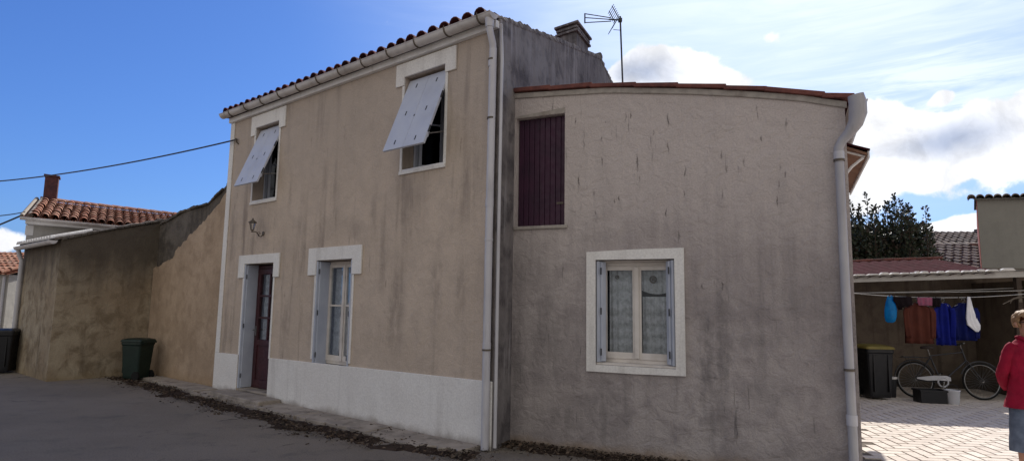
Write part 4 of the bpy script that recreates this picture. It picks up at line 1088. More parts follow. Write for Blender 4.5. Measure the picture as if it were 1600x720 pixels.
# ------------------------------------------------------------------ the yard: shelter, things under it
YD = atan2(-.26, 1.93); O_Y = Vector((8.0, 11.78, 0))
MY = fr(O_Y, YD)
def Y2(x, y, z=0): return MY @ Vector((x, y, z))
SHL = thing('open_shelter', 'open-fronted lean-to with plum roof and pale edge behind the washing', 'shelter', O_Y, YD)
xl, xr = -3.4, 1.7
mb = MB(); mb.box(1.25, 3.6, 1.85, 2.0, 0, 2.62); mb.prism([(xl, 0), (1.25, 0), (1.25, 2.80), (xl, 2.60)], 1.85, 2.0); mb.box(xl - .12, xl, .2, 2.0, 0, 2.5); mb.box(1.86, 1.98, .15, 1.84, 0, 2.28); mb.build('back_wall', 'render_shelter', SHL)
mb = MB(); mb.prism([(0, 0), (1, 0), (1, 1), (0, 1)], 0, 0) if False else None
mb = MB()
fz = lambda x: 2.33 + .044 * (x + 1.15)
mb.prism([(xl, fz(xl) - .12), (3.3, fz(3.3) - .12), (3.3, fz(3.3)), (xl, fz(xl))], .0, .06); mb.build('beam', 'render_pale', SHL, bevel=.006)
mb = MB(); n = 130; V = []; from mathutils import noise as mn
def rz_(x, y): return fz(x) + .015 + y * .185
cols = 210; rows = 8; x1r = 1.25
for j in range(rows + 1):
    for i in range(cols + 1):
        x = xl + (x1r - xl) * i / cols; y = -.06 + 2.1 * j / rows
        V.append((x, y, rz_(x, y) + .022 * abs(sin(x * pi / .21)) + .01 * mn.noise(Vector((x * 4, y * 3, 0)))))
k = cols + 1
mb.raw(V, [(j * k + i, j * k + i + 1, (j + 1) * k + i + 1, (j + 1) * k + i) for j in range(rows) for i in range(cols)], 0, True)
V2 = [(a, b, c - .05) for a, b, c in V]
mb.raw(V2, [(j * k + i, (j + 1) * k + i, (j + 1) * k + i + 1, j * k + i + 1) for j in range(rows) for i in range(cols)])
mb.build('roof', 'roof_sheet', SHL, recalc=False)
# small strip of roof carries on to the right, in front of the tall wall
mb = MB(); mb.prism([(x1r, fz(x1r) + .005), (3.3, fz(3.3) + .005), (3.3, fz(3.3) + .03), (x1r, fz(x1r) + .03)], -.05, 1.9); mb.build('roof_strip', 'far_roof', SHL)
mb = MB(); rn = random.Random(14); x = xl
while x < 1.68:    # crumbling pale mortar along the front edge
    ln = rn.uniform(.08, .30); hgt = rn.uniform(.015, .05)
    if rn.random() < .92 or x < 0:
        xm = x + ln
        mb.prism([(x - .01, fz(x) + .004), (xm, fz(xm) + .004), (xm - ln * .15, fz(xm) + .01 + hgt), (x + ln * .3, fz(x) + .02 + hgt)], -.075 + rn.uniform(-.01, .01), .04)
    x += ln
mb.build('edge_mortar', 'mortar_pale', SHL, bevel=.012)
mb = MB(); x = xl
while x < 1.2:
    ln = rn.uniform(.35, .6); zt_ = rz_(x, 2.03)
    mb.prism([(x, zt_ - .01), (x + ln - .01, rz_(x + ln, 2.03) - .01), (x + ln - .01, rz_(x + ln, 2.03) + .05), (x, zt_ + .035 + rn.uniform(0, .03))], 1.93, 2.09)
    x += ln
mb.build('ridge_tile', 'verge_red', SHL, bevel=.012)
for i, x in enumerate((-2.6, -1.55, -.45, .75)):
    mb = MB(); mb.prism([(0, 0), (.07, 0), (.07, .1), (0, .1)], 0, 1.8, 0, Matrix(((1, 0, 0, x), (0, 1, 0, .05), (0, .2, 1, fz(x) - .11), (0, 0, 0, 1)))); mb.build('rafter', 'wood', SHL)
mb = MB(); mb.box(1.61, 1.70, .0, .1, 0, fz(1.65) - .12); mb.build('post', 'wood', SHL, bevel=.005)
# the shelter's right-hand part: pale pipe against next wall
mb = MB(); mb.tube([(1.80, -.02, .02), (1.80, -.02, 2.30)], .05, 12); mb.build('downpipe', 'pipe_plastic', SHL)
# branch-like iron bracket that holds the washing lines, and leaning plank
T = thing('line_bracket', 'dark forked iron bracket holding the washing lines at the right post', 'bracket', Y2(1.64, -.02, 1.96), YD)
mb = MB(); mb.tube([(0, 0, .0), (-.12, -.02, -.03), (-.34, -.05, -.14)], [.02, .016, .009], 8); mb.tube([(0, 0, .0), (.18, -.02, -.01), (.32, -.02, -.01)], .014, 8); mb.tube([(-.14, -.02, -.03), (-.2, -.03, -.12)], .009, 6); mb.build('arm', 'iron', T)
mb = MB(); mb.box(-.03, .03, .0, .02, -.1, .1); mb.build('plate', 'iron', T)
T = MB(); Mx = Matrix.Translation((1.48, .0, 0)) @ Matrix.Rotation(rad(5), 4, 'Y'); T.box(-.07, .07, -.03, .02, 0, 1.72, 0, Mx); T.box(-.06, .06, .021, .05, .2, 1.6, 0, Mx)
o = T.build('plank', 'wood', bevel=.006); o.matrix_world = MY; tag(o, 'dark rough plank leaning beside the right post of the shelter', 'plank')

# washing lines
LZ = -.38        # they hang a little in front of the shelter
lines = []
P_l = Y2(-3.4, LZ, 2.02); 
for i, (p0, p1, sag, lab) in enumerate((
    ((-2.7, LZ - .35, 2.12), (1.9, LZ, 2.06), .17, 'lowest washing line, the one with the blue bag and shirts'),
    ((-2.7, LZ + .05, 1.98), (1.9, LZ + .35, 2.09), .02, 'middle washing line, nearly straight, no clothes on it'),
    ((-2.7, LZ + .35, 1.97), (1.9, LZ + .62, 2.15), .03, 'topmost washing line, just above the others'))):
    a, b = Y2(*p0), Y2(*p1); mb = MB(); n = 30
    mb.tube([a.lerp(b, k / n) - Vector((0, 0, sag * 4 * (k / n) * (1 - k / n))) for k in range(n + 1)], .006, 6)
    tag(mb.build('washing_line', 'rope'), lab, 'washing line', 'washing lines under the shelter edge')
def linez(x):
    t = (x + 2.7) / 4.6; return 2.12 + (2.06 - 2.12) * t - .17 * 4 * t * (1 - t)
def liney(x): t = (x + 2.7) / 4.6; return LZ - .35 + .35 * t

def drape(rows, nx=14, th=.02, wave=.02, seed=0, fold=3.0):
    """hanging cloth: rows (z, left, right), rippled and closed with a thin back"""
    mb = MB(); V = []; n = nx + 1
    fine = []
    for (z0, a0, b0), (z1, a1, b1) in zip(rows, rows[1:]):
        for k in range(4): t = k / 4; fine.append((z0 + (z1 - z0) * t, a0 + (a1 - a0) * t, b0 + (b1 - b0) * t))
    fine.append(rows[-1]); m_ = len(fine)
    for s_ in (-1, 1):
        for j, (z, a, b) in enumerate(fine):
            for i in range(n):
                t = i / nx; edge = min(1, min(t, 1 - t) * 6); x = a + (b - a) * t
                y = s_ * th * edge + wave * (sin(t * fold * 2 * pi + seed) * (.3 + j / m_) + .6 * mn.noise(Vector((x * 6, z * 4, seed))))
                V.append((x, y, z))
    q = m_ * n
    F = [(j * n + i, (j + 1) * n + i, (j + 1) * n + i + 1, j * n + i + 1) for j in range(m_ - 1) for i in range(nx)]
    F += [(q + j * n + i, q + j * n + i + 1, q + (j + 1) * n + i + 1, q + (j + 1) * n + i) for j in range(m_ - 1) for i in range(nx)]
    for j in range(m_ - 1): F += [(j * n, q + j * n, q + (j + 1) * n, (j + 1) * n), (j * n + nx, (j + 1) * n + nx, q + (j + 1) * n + nx, q + j * n + nx)]
    for i in range(nx): F += [(i, i + 1, q + i + 1, q + i), ((m_ - 1) * n + i, q + (m_ - 1) * n + i, q + (m_ - 1) * n + i + 1, (m_ - 1) * n + i + 1)]
    mb.raw(V, F, 0, True); return mb
def hang(name, mb, mat, x, label, cat, z=None, group=None, rot=0):
    z = linez(x) if z is None else z
    o = mb.build(name, mat, weld=True); o.matrix_world = MY @ Matrix.Translation((x, liney(x) - (.07 if name != 'shirt' and name != 'plastic_bag' else 0), z)) @ Matrix.Rotation(rot, 4, 'Z'); return tag(o, label, cat, group)
# blue bag
mb = MB(); mb.loft([((0, 0, -.01), .03, .015), ((0, 0, -.06), .06, .03), ((0, 0, -.14), .085, .06), ((.0, 0, -.26), .105, .08), ((-.005, 0, -.38), .10, .085), ((-.015, 0, -.46), .08, .06), ((-.02, 0, -.485), .045, .03)], 22, rip=.07, seed=3)
for s_ in (-1, 1): mb.tube([(s_ * .04, 0, -.06), (s_ * .035, 0, 0), (s_ * .01, .0, .012)], [.022, .012, .008], 8)
hang('plastic_bag', mb, 'bag_blue', -.91, 'bright blue translucent plastic bag pegged on the washing line', 'bag')
# shirts on hangers
def shirt(x, w, h, mat, label, seed, sl=.54, z=None, narrow=1.0):
    hw = w / 2
    mb = drape([(-.04, -.06, .06), (-.07, -.11, .11), (-.13, -hw * .85, hw * .85), (-.20, -hw, hw), (-h * .6, -hw * .97 * narrow, hw * .97 * narrow), (-h, -hw * 1.0 * narrow, hw * 1.0 * narrow)], 20, .022, .025, seed)
    for s_ in (-1, 1):
        q = drape([(-.13, s_ * hw * .8 - .05, s_ * hw * .8 + .04), (-.22, s_ * (hw - .02) - .05, s_ * (hw - .02) + .05), (-.45, s_ * (hw - .03) - .05, s_ * (hw - .03) + .05), (-.14 - sl, s_ * (hw - .05) - .045, s_ * (hw - .05) + .045)], 6, .022, .015, seed + 2 * s_, 1)
        k = len(mb.v); mb.v += [(a, b - .03, c) for a, b, c in q.v]; mb.f += [tuple(i + k for i in f) for f in q.f]; mb.mi += q.mi; mb.sm += q.sm
    zz = (linez(x) - .06) if z is None else z
    o = hang('shirt', mb, mat, x, label, 'shirt', zz, 'shirts on hangers')
    hb = MB(); torus(hb, (0, 0, -.005), .028, .004, 'y', 14, 5, 0, -pi * .4, pi * 1.1); hb.tube([(0, 0, -.03), (0, 0, -.055)], .004, 5); hb.tube([(-hw * .7, 0, -.12), (0, 0, -.055), (hw * .7, 0, -.12)], .007, 6)
    hg = hb.build('clothes_hanger', 'chrome'); hg.matrix_world = MY @ Matrix.Translation((x, liney(x), zz + .02)); tag(hg, 'wire hanger inside the ' + label.split(' hanging')[0], 'hanger', 'clothes hangers')
    return o
shirt(-.42, .50, .78, 'cloth_rust', 'rust brown long shirt hanging between bag and blue shirts', 2)
shirt(.02, .34, .80, 'cloth_blue', 'bright blue shirt hanging right of the rust brown one', 5)
shirt(.38, .44, .72, 'cloth_navy', 'darker navy shirt hanging behind the white cloth', 8)
mb = drape([(0, -.16, .15), (-.08, -.17, .16), (-.15, -.12, .15), (-.20, -.10, -.02), (-.24, -.08, -.03)], 12, .015, .02, 4)
hang('underwear', mb, 'cloth_black', -.72, 'small black garment pegged just right of the blue bag', 'garment')
mb = drape([(0, -.13, .13), (-.08, -.13, .13), (-.15, -.11, .12)], 10, .012, .02, 6)
hang('patterned_cloth', mb, 'cloth_pink', -.33, 'small pink patterned cloth above the rust brown shirt', 'cloth')
mb = drape([(0, -.08, .08), (-.08, -.08, .08), (-.17, -.06, .07)], 8, .012, .02, 9)
hang('dark_cloth', mb, 'cloth_black', -.13, 'little dark cloth pegged between the rust and blue shirts', 'cloth')
mb = drape([(.01, -.02, .03), (-.2, -.05, .07), (-.38, -.07, .12), (-.50, -.06, .17), (-.58, .03, .16), (-.62, .07, .12)], 10, .015, .012, 3)
hang('white_cloth', mb, 'cloth_white', .44, 'white cloth hanging bunched in front of the navy shirt', 'cloth')
for i, (x, of) in enumerate(((-.93, 0), (-.84, 1), (-.6, 2), (-.4, 3), (-.22, 4), (-.1, 5), (.44, 6), (.30, 7))):
    mb = MB(); mb.box(-.006, .006, -.012, -.004, -.045, .02); mb.box(-.006, .006, .004, .012, -.045, .02)
    o = mb.build('clothes_peg', 'wood'); o.matrix_world = MY @ Matrix.Translation((x, liney(x), linez(x))); tag(o, 'small wooden peg clipping washing to the lowest line', 'peg', 'clothes pegs')

# bin, crate, bucket, bicycle
bin_('wheelie_bin', 'dark wheelie bin with yellow lid beside the annex downpipe', Y2(-1.05, -.12, .018), YD + rad(3), 'black_plastic', 'yellow_plastic', .97)
T = thing('bucket', 'white plastic bucket standing right of the black crate', 'bucket', Y2(.08, -.52, .018), YD)
mb = MB(); mb.loft([((0, 0, 0), .095, .095), ((0, 0, .22), .118, .118), ((0, 0, .235), .126, .126), ((0, 0, .25), .126, .126), ((0, 0, .25), .112, .112), ((0, 0, .03), .085, .085)], 24); mb.build('body', 'bucket_white', T)
mb = MB(); torus(mb, (0, 0, .22), .122, .004, 'y', 20, 5, 0, 0, pi); q = mb.build('handle', 'dark_metal', T)
T = thing('crate', 'black storage crate on the paving left of the white bucket', 'crate', Y2(-.25, -.42, .018), YD)
mb = MB()
mb.box(-.22, .22, -.15, -.135, 0, .23); mb.box(-.22, .22, .135, .15, 0, .23); mb.box(-.22, -.205, -.135, .135, 0, .23); mb.box(.205, .22, -.135, .135, 0, .23); mb.box(-.205, .205, -.135, .135, 0, .015)
mb.build('body', 'black_plastic', T, bevel=.004)
mb = MB(); mb.box(-.235, .235, -.165, -.151, .20, .235); mb.box(-.235, .235, .151, .165, .20, .235); mb.box(-.235, -.221, -.15, .15, .20, .235); mb.box(.221, .235, -.15, .15, .20, .235); mb.build('rim', 'black_plastic', T, bevel=.003)
T = thing('planter_box', 'small grey tub on the ground just right of the yellow-lidded bin', 'tub', Y2(-.68, .15, .018), YD)
mb = MB(); mb.loft([((0, 0, 0), .10, .10), ((0, 0, .34), .13, .12)], 16); mb.build('body', 'black_plastic', T)
mb = MB(); mb.loft([((0, 0, .34), .13, .12), ((0, 0, .345), .14, .13), ((0, 0, .385), .14, .13), ((0, 0, .385), .05, .05)], 16); mb.build('lid', 'gutter_plastic', T)

def bicycle():
    T = thing('bicycle', 'dark bicycle with a white chain guard leaning under the shelter', 'bicycle', Y2(-.22, .10, .018), YD)
    WB, Rw = 1.17, .345
    def wheel(x, nm):
        mb = MB(); torus(mb, (x, 0, Rw), Rw - .018, .018, 'y', 56, 8); w = mb.build('wheel', 'rubber', T)
        mb = MB(); torus(mb, (x, 0, Rw), Rw - .042, .010, 'y', 56, 6); mb.build('rim', 'chrome', w)
        mb = MB()
        for k in range(28):
            a = 2 * pi * k / 28; mb.tube([(x + .02 * cos(a + .6), .02 * (1 if k % 2 else -1), Rw + .02 * sin(a + .6)), (x + (Rw - .045) * cos(a), 0, Rw + (Rw - .045) * sin(a))], .0016, 4)
        mb.build('spokes', 'chrome', w)
        mb = MB(); mb.tube([(x, -.04, Rw), (x, .04, Rw)], .02, 10); mb.build('hub', 'chrome', w)
        mb = MB(); torus(mb, (x, 0, Rw), Rw + .022, .014, 'y', 30, 6, 0, rad(20) if nm else rad(40), rad(190) if nm else rad(160)); mb.build('mudguard', 'dark_metal', T)
    wheel(0, 1); wheel(WB, 0)
    bb = (.46, 0, .30); st = (.30, 0, .80); hd = (.90, 0, .86); hd2 = (.93, 0, .72)
    mb = MB()
    for a, b, r in ((bb, st, .015), (st, (.885, 0, .88), .013), (bb, hd2, .016), ((.875, 0, .95), hd2, .017)): mb.tube([a, b], r, 8)
    for s_ in (-.05, .05): mb.tube([(bb[0], s_ * .6, bb[2]), (0, s_, Rw)], .009, 6); mb.tube([(st[0], s_ * .3, st[2] - .04), (0, s_, Rw)], .008, 6); mb.tube([(hd2[0], s_ * .8, hd2[2]), (1.0, s_, .6), (WB, s_, Rw)], .010, 6)
    mb.build('frame', 'dark_metal', T)
    mb = MB(); mb.tube([st, (.27, 0, .93)], .012, 8); mb.build('seat_post', 'chrome', T)
    mb = MB(); mb.loft([((.26, 0, .925), .11, .05), ((.27, 0, .95), .135, .075), ((.27, 0, .975), .12, .065), ((.27, 0, .985), .06, .03)], 16); mb.build('saddle', 'leather', T)
    mb = MB(); mb.tube([(.87, 0, .95), (.86, 0, 1.04)], .011, 8)
    mb.tube([(.70, -.27, 1.02), (.80, -.26, 1.05), (.87, -.12, 1.05), (.86, 0, 1.04), (.87, .12, 1.05), (.80, .26, 1.05), (.70, .27, 1.02)], .011, 8); hb = mb.build('handlebar', 'chrome', T)
    for s_ in (-.27, .27):
        mb = MB(); mb.tube([(.66, s_, 1.01), (.76, s_, 1.04)], .016, 8); mb.build('grip', 'rubber', hb)
    mb = MB(); mb.tube([(-.22, -.06, .76), (.26, -.06, .77)], .006, 6); mb.tube([(-.22, .06, .76), (.26, .06, .77)], .006, 6)
    for k in range(6): mb.tube([(-.22 + k * .09, -.06, .76), (-.22 + k * .09, .06, .76)], .005, 6)
    mb.box(-.2, .1, -.05, .05, .766, .78)
    for s_ in (-.06, .06): mb.tube([(-.12, s_, .76), (0, s_, Rw)], .005, 6)
    mb.build('luggage_rack', 'dark_metal', T)
    # white chain guard: slim wedge widening to a ring round the crank
    mb = MB(); mb.prism([(.0, Rw + .045), (.0, Rw + .02), (.18, Rw - .01), (.36, Rw - .0), (.60, Rw - .01), (.60, Rw + .06), (.52, Rw + .09), (.30, Rw + .085)], -.066, -.05)
    torus(mb, (.46, -.058, .315), .088, .016, 'y', 30, 8)
    mb.build('chain_guard', 'bucket_white', T, bevel=.003)
    mb = MB(); mb.tube([(.46, -.09, .31), (.42, -.09, .15)], .010, 6); mb.tube([(.46, .09, .31), (.50, .09, .47)], .010, 6); mb.tube([(.46, -.09, .31), (.46, .09, .31)], .014, 8)
    cr = mb.build('crank', 'chrome', T)
    for s_, x, z in ((-1, .42, .15), (1, .50, .47)):
        mb = MB(); mb.box(x - .045, x + .045, s_ * .13 - .035, s_ * .13 + .035, z - .012, z + .012); mb.build('pedal', 'rubber', cr)
    T.rotation_euler = (rad(-4), 0, YD)
bicycle()

# ------------------------------------------------------------------ tall house on the right (G)
Gh = thing('right_house', 'plain grey-green wall with tiled verge and reddish side rising at the right edge', 'house', Y2(3.42, 4.13, 0), YD)
mb = MB(); mb.box(.0, 5, 0, 5, 0, 4.52); mb.build('wall', 'render_olive', Gh)
mb = MB(); mb.box(-.012, -.002, -.0, 5, 1.5, 4.5); mb.build('side_render', 'quoin_red', Gh)
mb = MB(); rn = random.Random(3)
def gz_(x, y): return 4.52 + .02 * x + y * .10
for i in range(17):
    x = -.12 + i * .205
    for j_ in range(2):
        vs = []
        for q, r in ((0, .115), (1, .095)):
            for k in range(9):
                th = pi * k / 8; yy = -.16 + j_ * .34 + q * .38; vs.append((x + cos(th) * r * .9 + rn.uniform(-.004, .004), yy, gz_(x, yy) + sin(th) * r * .8 + .01 + (.03 if q == 0 else 0)))
        inn = [(a, b, c - .02) for a, b, c in vs]
        mb.raw(vs + inn, [(k, k + 1, 10 + k, 9 + k) for k in range(8)] + [(18 + k, 27 + k, 28 + k, 19 + k) for k in range(8)] + [(k, 18 + k, 19 + k, k + 1) for k in range(8)])
mb.build('verge_tile', 'tile_verge', Gh, recalc=False)
mb = MB(); vs = [(-.06, -.10, 4.50), (5, -.10, 4.60), (5, 5, 5.1), (-.06, 5, 5.0)]
mb.raw(vs + [(a, b, c + .03) for a, b, c in vs], [(0, 1, 2, 3), (7, 6, 5, 4), (0, 4, 5, 1), (1, 5, 6, 2), (2, 6, 7, 3), (3, 7, 4, 0)]); mb.build('roof', 'far_roof', Gh)
shear_children(Gh, .57)

# roofs beyond the shelter (H): tiled slope, then a grey one
Hh = thing('back_house', 'low house behind the shelter, its weathered grey tiled slope facing us', 'house', (11.0, 17.6, 0), rad(-4))
mb = MB(); mb.box(.1, 4.2, 0, 4, 0, 2.85); mb.build('wall', 'render_pale', Hh)
mb = MB(); tiles(mb, .35, 4.2, -.25, 2.80, 2.7, rad(21), .25, .30, -.22, 0, 41, 6); rf = mb.build('roof', 'tile_grey', Hh, recalc=False)
mb = MB(); mb.tube([(-.35, 2.28, 3.79), (4.0, 2.28, 3.79)], .075, 8)
mb.build('ridge', 'tile_verge', rf)
mb = MB(); vs = [(-.2, 2.28, 3.76), (4.0, 2.28, 3.76), (4.0, 4.2, 2.9), (-.2, 4.2, 2.9)]
mb.raw(vs + [(a, b, c - .07) for a, b, c in vs], [(0, 1, 2, 3), (7, 6, 5, 4), (0, 4, 5, 1), (1, 5, 6, 2), (2, 6, 7, 3), (3, 7, 4, 0)]); mb.build('back_slope', 'far_roof', rf)
mb = MB(); mb.tube([(.28, -.25, 2.86), (-.22, 2.2, 3.80)], .09, 8); mb.build('verge', 'mortar_pale', rf)
H3 = thing('distant_house', 'distant house whose flat grey roof shows above the tiled back house', 'house', (14.2, 23.5, .28), rad(-3))
mb = MB(); mb.box(-.2, 7.5, 0, 5, -.28, 3.6); mb.build('wall', 'render_pale', H3)
mb = MB(); tiles(mb, -.4, 7.6, -.3, 3.7, 2.9, rad(20), .26, .34, 0, 0, 44, 4); rf = mb.build('roof', 'tile_grey', H3, recalc=False)
for x in (1.3, 5.1):
    mb = MB(); mb.box(x, x + .30, 1.8, 2.1, 4.3, 4.78); mb.box(x - .05, x + .4, 1.78, 2.12, 4.6, 4.66); mb.build('vent', 'tile_grey', rf)

# ------------------------------------------------------------------ tree behind the shelter
def tree():
    loc = Vector((10.0, 16.4, 0)); T = thing('evergreen_tree', 'dark evergreen tree with upright shoots rising behind the shelter roof', 'tree', loc)
    mb = MB(); rn = random.Random(17)
    mb.tube([(0, 0, 0), (.03, .02, 1.0), (-.02, 0, 2.0), (.05, .03, 3.2)], [.13, .11, .09, .04], 10)
    tips = []
    for i in range(60):
        a = rn.uniform(0, 2 * pi); r = 1.35 * math.sqrt(rn.random()); 
        top = 4.40 - .30 * r * r + rn.uniform(-.30, .50)
        x, y = r * cos(a), r * sin(a)
        tips.append((x, y, top)); z0 = rn.uniform(1.3, 2.2)
        mb.tube([(0, 0, z0), (x * .6, y * .6, z0 + .5), (x, y, min(top - .4, z0 + 1.6)), (x, y, top)], [.03, .022, .012, .004], 5)
    mb.build('trunk', 'bark', T)
    lf = MB()
    def leaf(c, d, s):
        d = d.normalized(); side = d.orthogonal().normalized(); side.rotate(Matrix.Rotation(rn.uniform(0, 6.28), 3, d)); nn = d.cross(side)
        pts = [(0, 0), (.35, .28), (.7, .24), (1, 0), (.7, -.24), (.35, -.28)]
        lf.face([c + d * (u * s) + side * (w * s) + nn * (abs(w) * s * .3) for u, w in pts])
    for (x, y, top) in tips:          # shoots
        n = 95
        for k in range(n):
            z = top - (k / n) ** 1.0 * 1.5 + .02; rr = .035 + .15 * max(0, min(1, (top - z - .12) / .7))
            a = rn.uniform(0, 6.28); c = Vector((x + cos(a) * rr * rn.random(), y + sin(a) * rr * rn.random(), z))
            leaf(c, Vector((cos(a) * .8, sin(a) * .8, rn.uniform(.2, 1.2))), rn.uniform(.06, .11))
    cl = [(rn.uniform(-1.1, 1.1), rn.uniform(-1.1, 1.1), rn.uniform(1.6, 3.7)) for _ in range(210)]
    for (x, y, z) in cl:
        if hypot(x, y) > 1.35 - .2 * max(0, z - 3.0): continue
        for k in range(95):
            d = Vector((rn.gauss(0, 1), rn.gauss(0, 1), rn.gauss(.3, 1))).normalized(); c = Vector((x, y, z)) + d * rn.uniform(.05, .33)
            leaf(c, d + Vector((0, 0, .4)), rn.uniform(.07, .12))
    lf.build('crown', 'leaf', T, recalc=False)
tree()

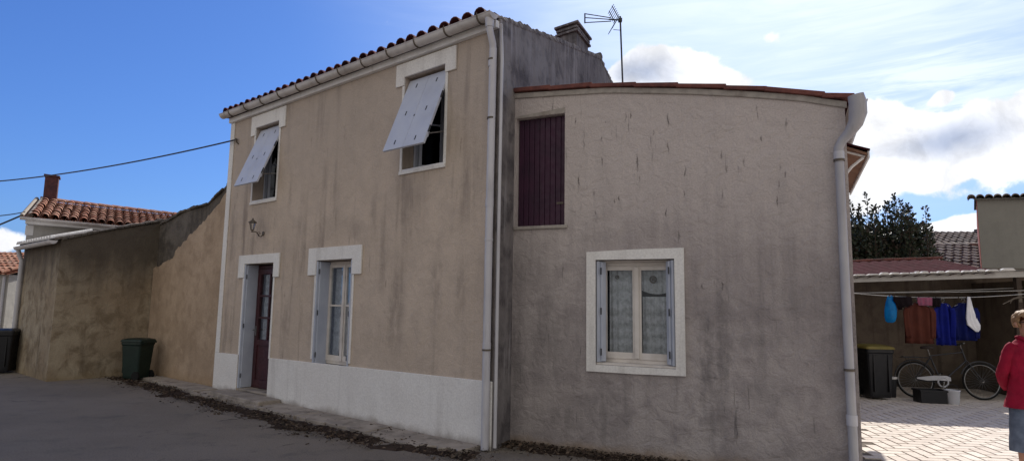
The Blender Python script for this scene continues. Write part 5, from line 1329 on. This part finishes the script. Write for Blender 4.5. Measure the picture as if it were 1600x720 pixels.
# ------------------------------------------------------------------ person at the right edge
def person():
    PT = Vector((5.03, 5.99, .018)); face = atan2(-PT.x, PT.y)      # towards the photographer
    T = thing('person', 'person in red jacket, grey calf-length trousers and sunglasses, hands behind back', 'person', PT, -atan2(4.90, 6.0) * .55 + rad(18))
    def chain():
        V, E, Rr = [], [], []
        def add(p, r, parent=None):
            V.append(p); Rr.append(r)
            if parent is not None: E.append((parent, len(V) - 1))
            return len(V) - 1
        return V, E, Rr, add
    V, E, Rr, add = chain()
    pel = add((0, 0, .93), .125); sp = add((0, .0, 1.08), .115, pel); chs = add((0, .01, 1.26), .13, sp); nb = add((0, .02, 1.385), .055, chs); nk = add((0, .005, 1.44), .05, nb)
    h1 = add((0, -.01, 1.50), .066, nk); h2 = add((0, -.005, 1.565), .082, h1); h3 = add((0, .0, 1.615), .062, h2)
    add((0, -.095, 1.535), .012, add((0, -.075, 1.56), .014, h2))     # nose
    for s_ in (-1, 1):
        shd = add((s_ * .145, .01, 1.325), .052, chs); el = add((s_ * .21, .06, 1.075), .042, shd); wr = add((s_ * .10, .165, .925), .027, el)
        pm = add((s_ * .045, .185, .885), .026, wr)
        for k in range(4):
            o = (k - 1.5) * .02
            f1 = add((s_ * .01 + 0, .19 + .0, .865 + o), .0095, pm); f2 = add((-s_ * (.035 - .004 * abs(k - 1)), .195, .85 + o), .0085, f1); add((-s_ * .055, .185, .838 + o), .0075, f2)
        t1 = add((s_ * .06, .165, .86), .011, pm); add((s_ * .05, .15, .825), .009, t1)
        hp = add((s_ * .095, 0, .86), .095, pel); kn = add((s_ * .105, -.01, .48), .058, hp); cf = add((s_ * .105, .015, .33), .05, kn); an = add((s_ * .105, .02, .09), .033, cf)
        add((s_ * .12, -.12, .035), .030, an); add((s_ * .105, .055, .04), .03, an)
    me = bpy.data.meshes.new('body'); me.from_pydata(V, E, []); o = bpy.data.objects.new('body', me); COL.objects.link(o); o.parent = T
    me.materials.append(MATS['skin'])
    sm = o.modifiers.new('skin', 'SKIN'); sm.use_smooth_shade = True
    for i, r in enumerate(Rr): me.skin_vertices[0].data[i].radius = (r, r * (.8 if i in (0, 1, 2) else 1))
    me.skin_vertices[0].data[0].use_root = True
    ss = o.modifiers.new('sub', 'SUBSURF'); ss.levels = ss.render_levels = 2
    # ears and mouth
    mb = MB()
    for s_ in (-1, 1): mb.loft([((s_ * .083, .0, 1.525), .008, .01), ((s_ * .09, .005, 1.54), .01, .017), ((s_ * .092, .008, 1.56), .01, .019), ((s_ * .086, .005, 1.58), .007, .012)], 10)
    mb.build('ear', 'skin', T)
    mb = MB(); mb.tube([(-.026, -.074, 1.505), (-.01, -.084, 1.508), (.01, -.084, 1.508), (.026, -.074, 1.505)], [.003, .007, .007, .003], 8); mb.build('mouth', 'jacket_red', T)
    # sunglasses
    mb = MB()
    for s_ in (-1, 1):
        mb.loft([((s_ * .034, -.086, 1.545), .018, .004), ((s_ * .034, -.088, 1.555), .027, .005), ((s_ * .035, -.088, 1.572), .030, .005), ((s_ * .036, -.086, 1.583), .024, .004)], 14)
        mb.tube([(s_ * .062, -.078, 1.575), (s_ * .085, -.03, 1.575), (s_ * .09, .02, 1.565)], .004, 6)
    mb.tube([(-.01, -.09, 1.573), (.01, -.09, 1.573)], .004, 6); mb.build('sunglasses', 'glasses', T)
    # hair: short, full, shell of lumps with locks
    bm = bmesh.new(); bmesh.ops.create_icosphere(bm, subdivisions=5, radius=1)
    rem = []
    for v in bm.verts:
        d = v.co.normalized(); n_ = mn.noise(d * 3.5) * .09 + mn.noise(Vector((d.x * 14, d.y * 14, d.z * 4))) * .05
        v.co = Vector((d.x * .098 * (1 + n_), d.y * .112 * (1 + n_) + .016, d.z * .108 * (1 + n_) + 1.585))
        if d.y < -.42 and d.z < .30 + .25 * mn.noise(d * 6): rem.append(v)
        elif d.z < -.62: rem.append(v)
    bmesh.ops.delete(bm, geom=rem, context='VERTS')
    me = bpy.data.meshes.new('hair'); bm.to_mesh(me); bm.free(); me.materials.append(MATS['hair'])
    for p in me.polygons: p.use_smooth = True
    o = bpy.data.objects.new('hair', me); COL.objects.link(o); o.parent = T; q = o.modifiers.new('s', 'SOLIDIFY'); q.thickness = .014; q.offset = -1
    # jacket
    def wrinkle(o, st=.02, sz=.09):
        s2 = o.modifiers.new('sub', 'SUBSURF'); s2.levels = s2.render_levels = 2
        tx = bpy.data.textures.new('folds', 'CLOUDS'); tx.noise_scale = sz; d = o.modifiers.new('d', 'DISPLACE'); d.texture = tx; d.strength = st; d.mid_level = .5
    mb = MB()
    mb.loft([((0, .01, .76), .245, .165), ((0, .01, .80), .228, .158), ((0, .01, .90), .192, .145), ((0, .01, 1.0), .180, .135), ((0, .01, 1.10), .178, .132), ((0, .01, 1.22), .190, .135), ((0, .01, 1.30), .195, .125), ((0, .012, 1.36), .155, .095), ((0, .012, 1.40), .085, .075), ((0, .01, 1.425), .066, .062)], 22, cap0=False, cap1=False, rip=.02)
    for s_ in (-1, 1):
        mb.tube([(s_ * .12, .01, 1.33), (s_ * .165, .015, 1.295), (s_ * .195, .035, 1.18), (s_ * .215, .06, 1.07), (s_ * .18, .12, .99), (s_ * .12, .155, .935)], [.062, .066, .058, .052, .048, .042], 14)
    j = mb.build('jacket', 'jacket_red', T); wrinkle(j, .034)
    mb = MB(); mb.tube([(-.062, .055, 1.425), (-.075, .0, 1.43), (-.05, -.06, 1.40), (-.015, -.085, 1.36)], [.016, .018, .018, .012], 8); mb.tube([(.062, .055, 1.425), (.075, .0, 1.43), (.05, -.06, 1.40), (.015, -.085, 1.36)], [.016, .018, .018, .012], 8)
    mb.tube([(-.062, .055, 1.425), (0, .075, 1.43), (.062, .055, 1.425)], .017, 8); mb.build('collar', 'jacket_red', j)
    # trousers
    mb = MB()
    for s_ in (-1, 1):
        mb.loft([((s_ * .125, .02, .355), .100, .098), ((s_ * .125, .015, .40), .098, .096), ((s_ * .12, .0, .50), .094, .098), ((s_ * .115, .0, .65), .098, .105), ((s_ * .105, .0, .74), .096, .105), ((s_ * .09, .0, .82), .080, .095), ((s_ * .07, .0, .93), .07, .08)], 20, cap0=False, rip=.02, seed=s_ + 2)
    t_ = mb.build('trousers', 'denim', T); wrinkle(t_, .024, .12)
    for s_ in (-1, 1):
        mb = MB(); mb.loft([((s_ * .118, -.045, .0), .048, .125), ((s_ * .118, -.045, .03), .050, .128), ((s_ * .116, -.04, .05), .045, .115), ((s_ * .11, .0, .075), .038, .06)], 18); mb.build('shoe', 'leather', T)
person()
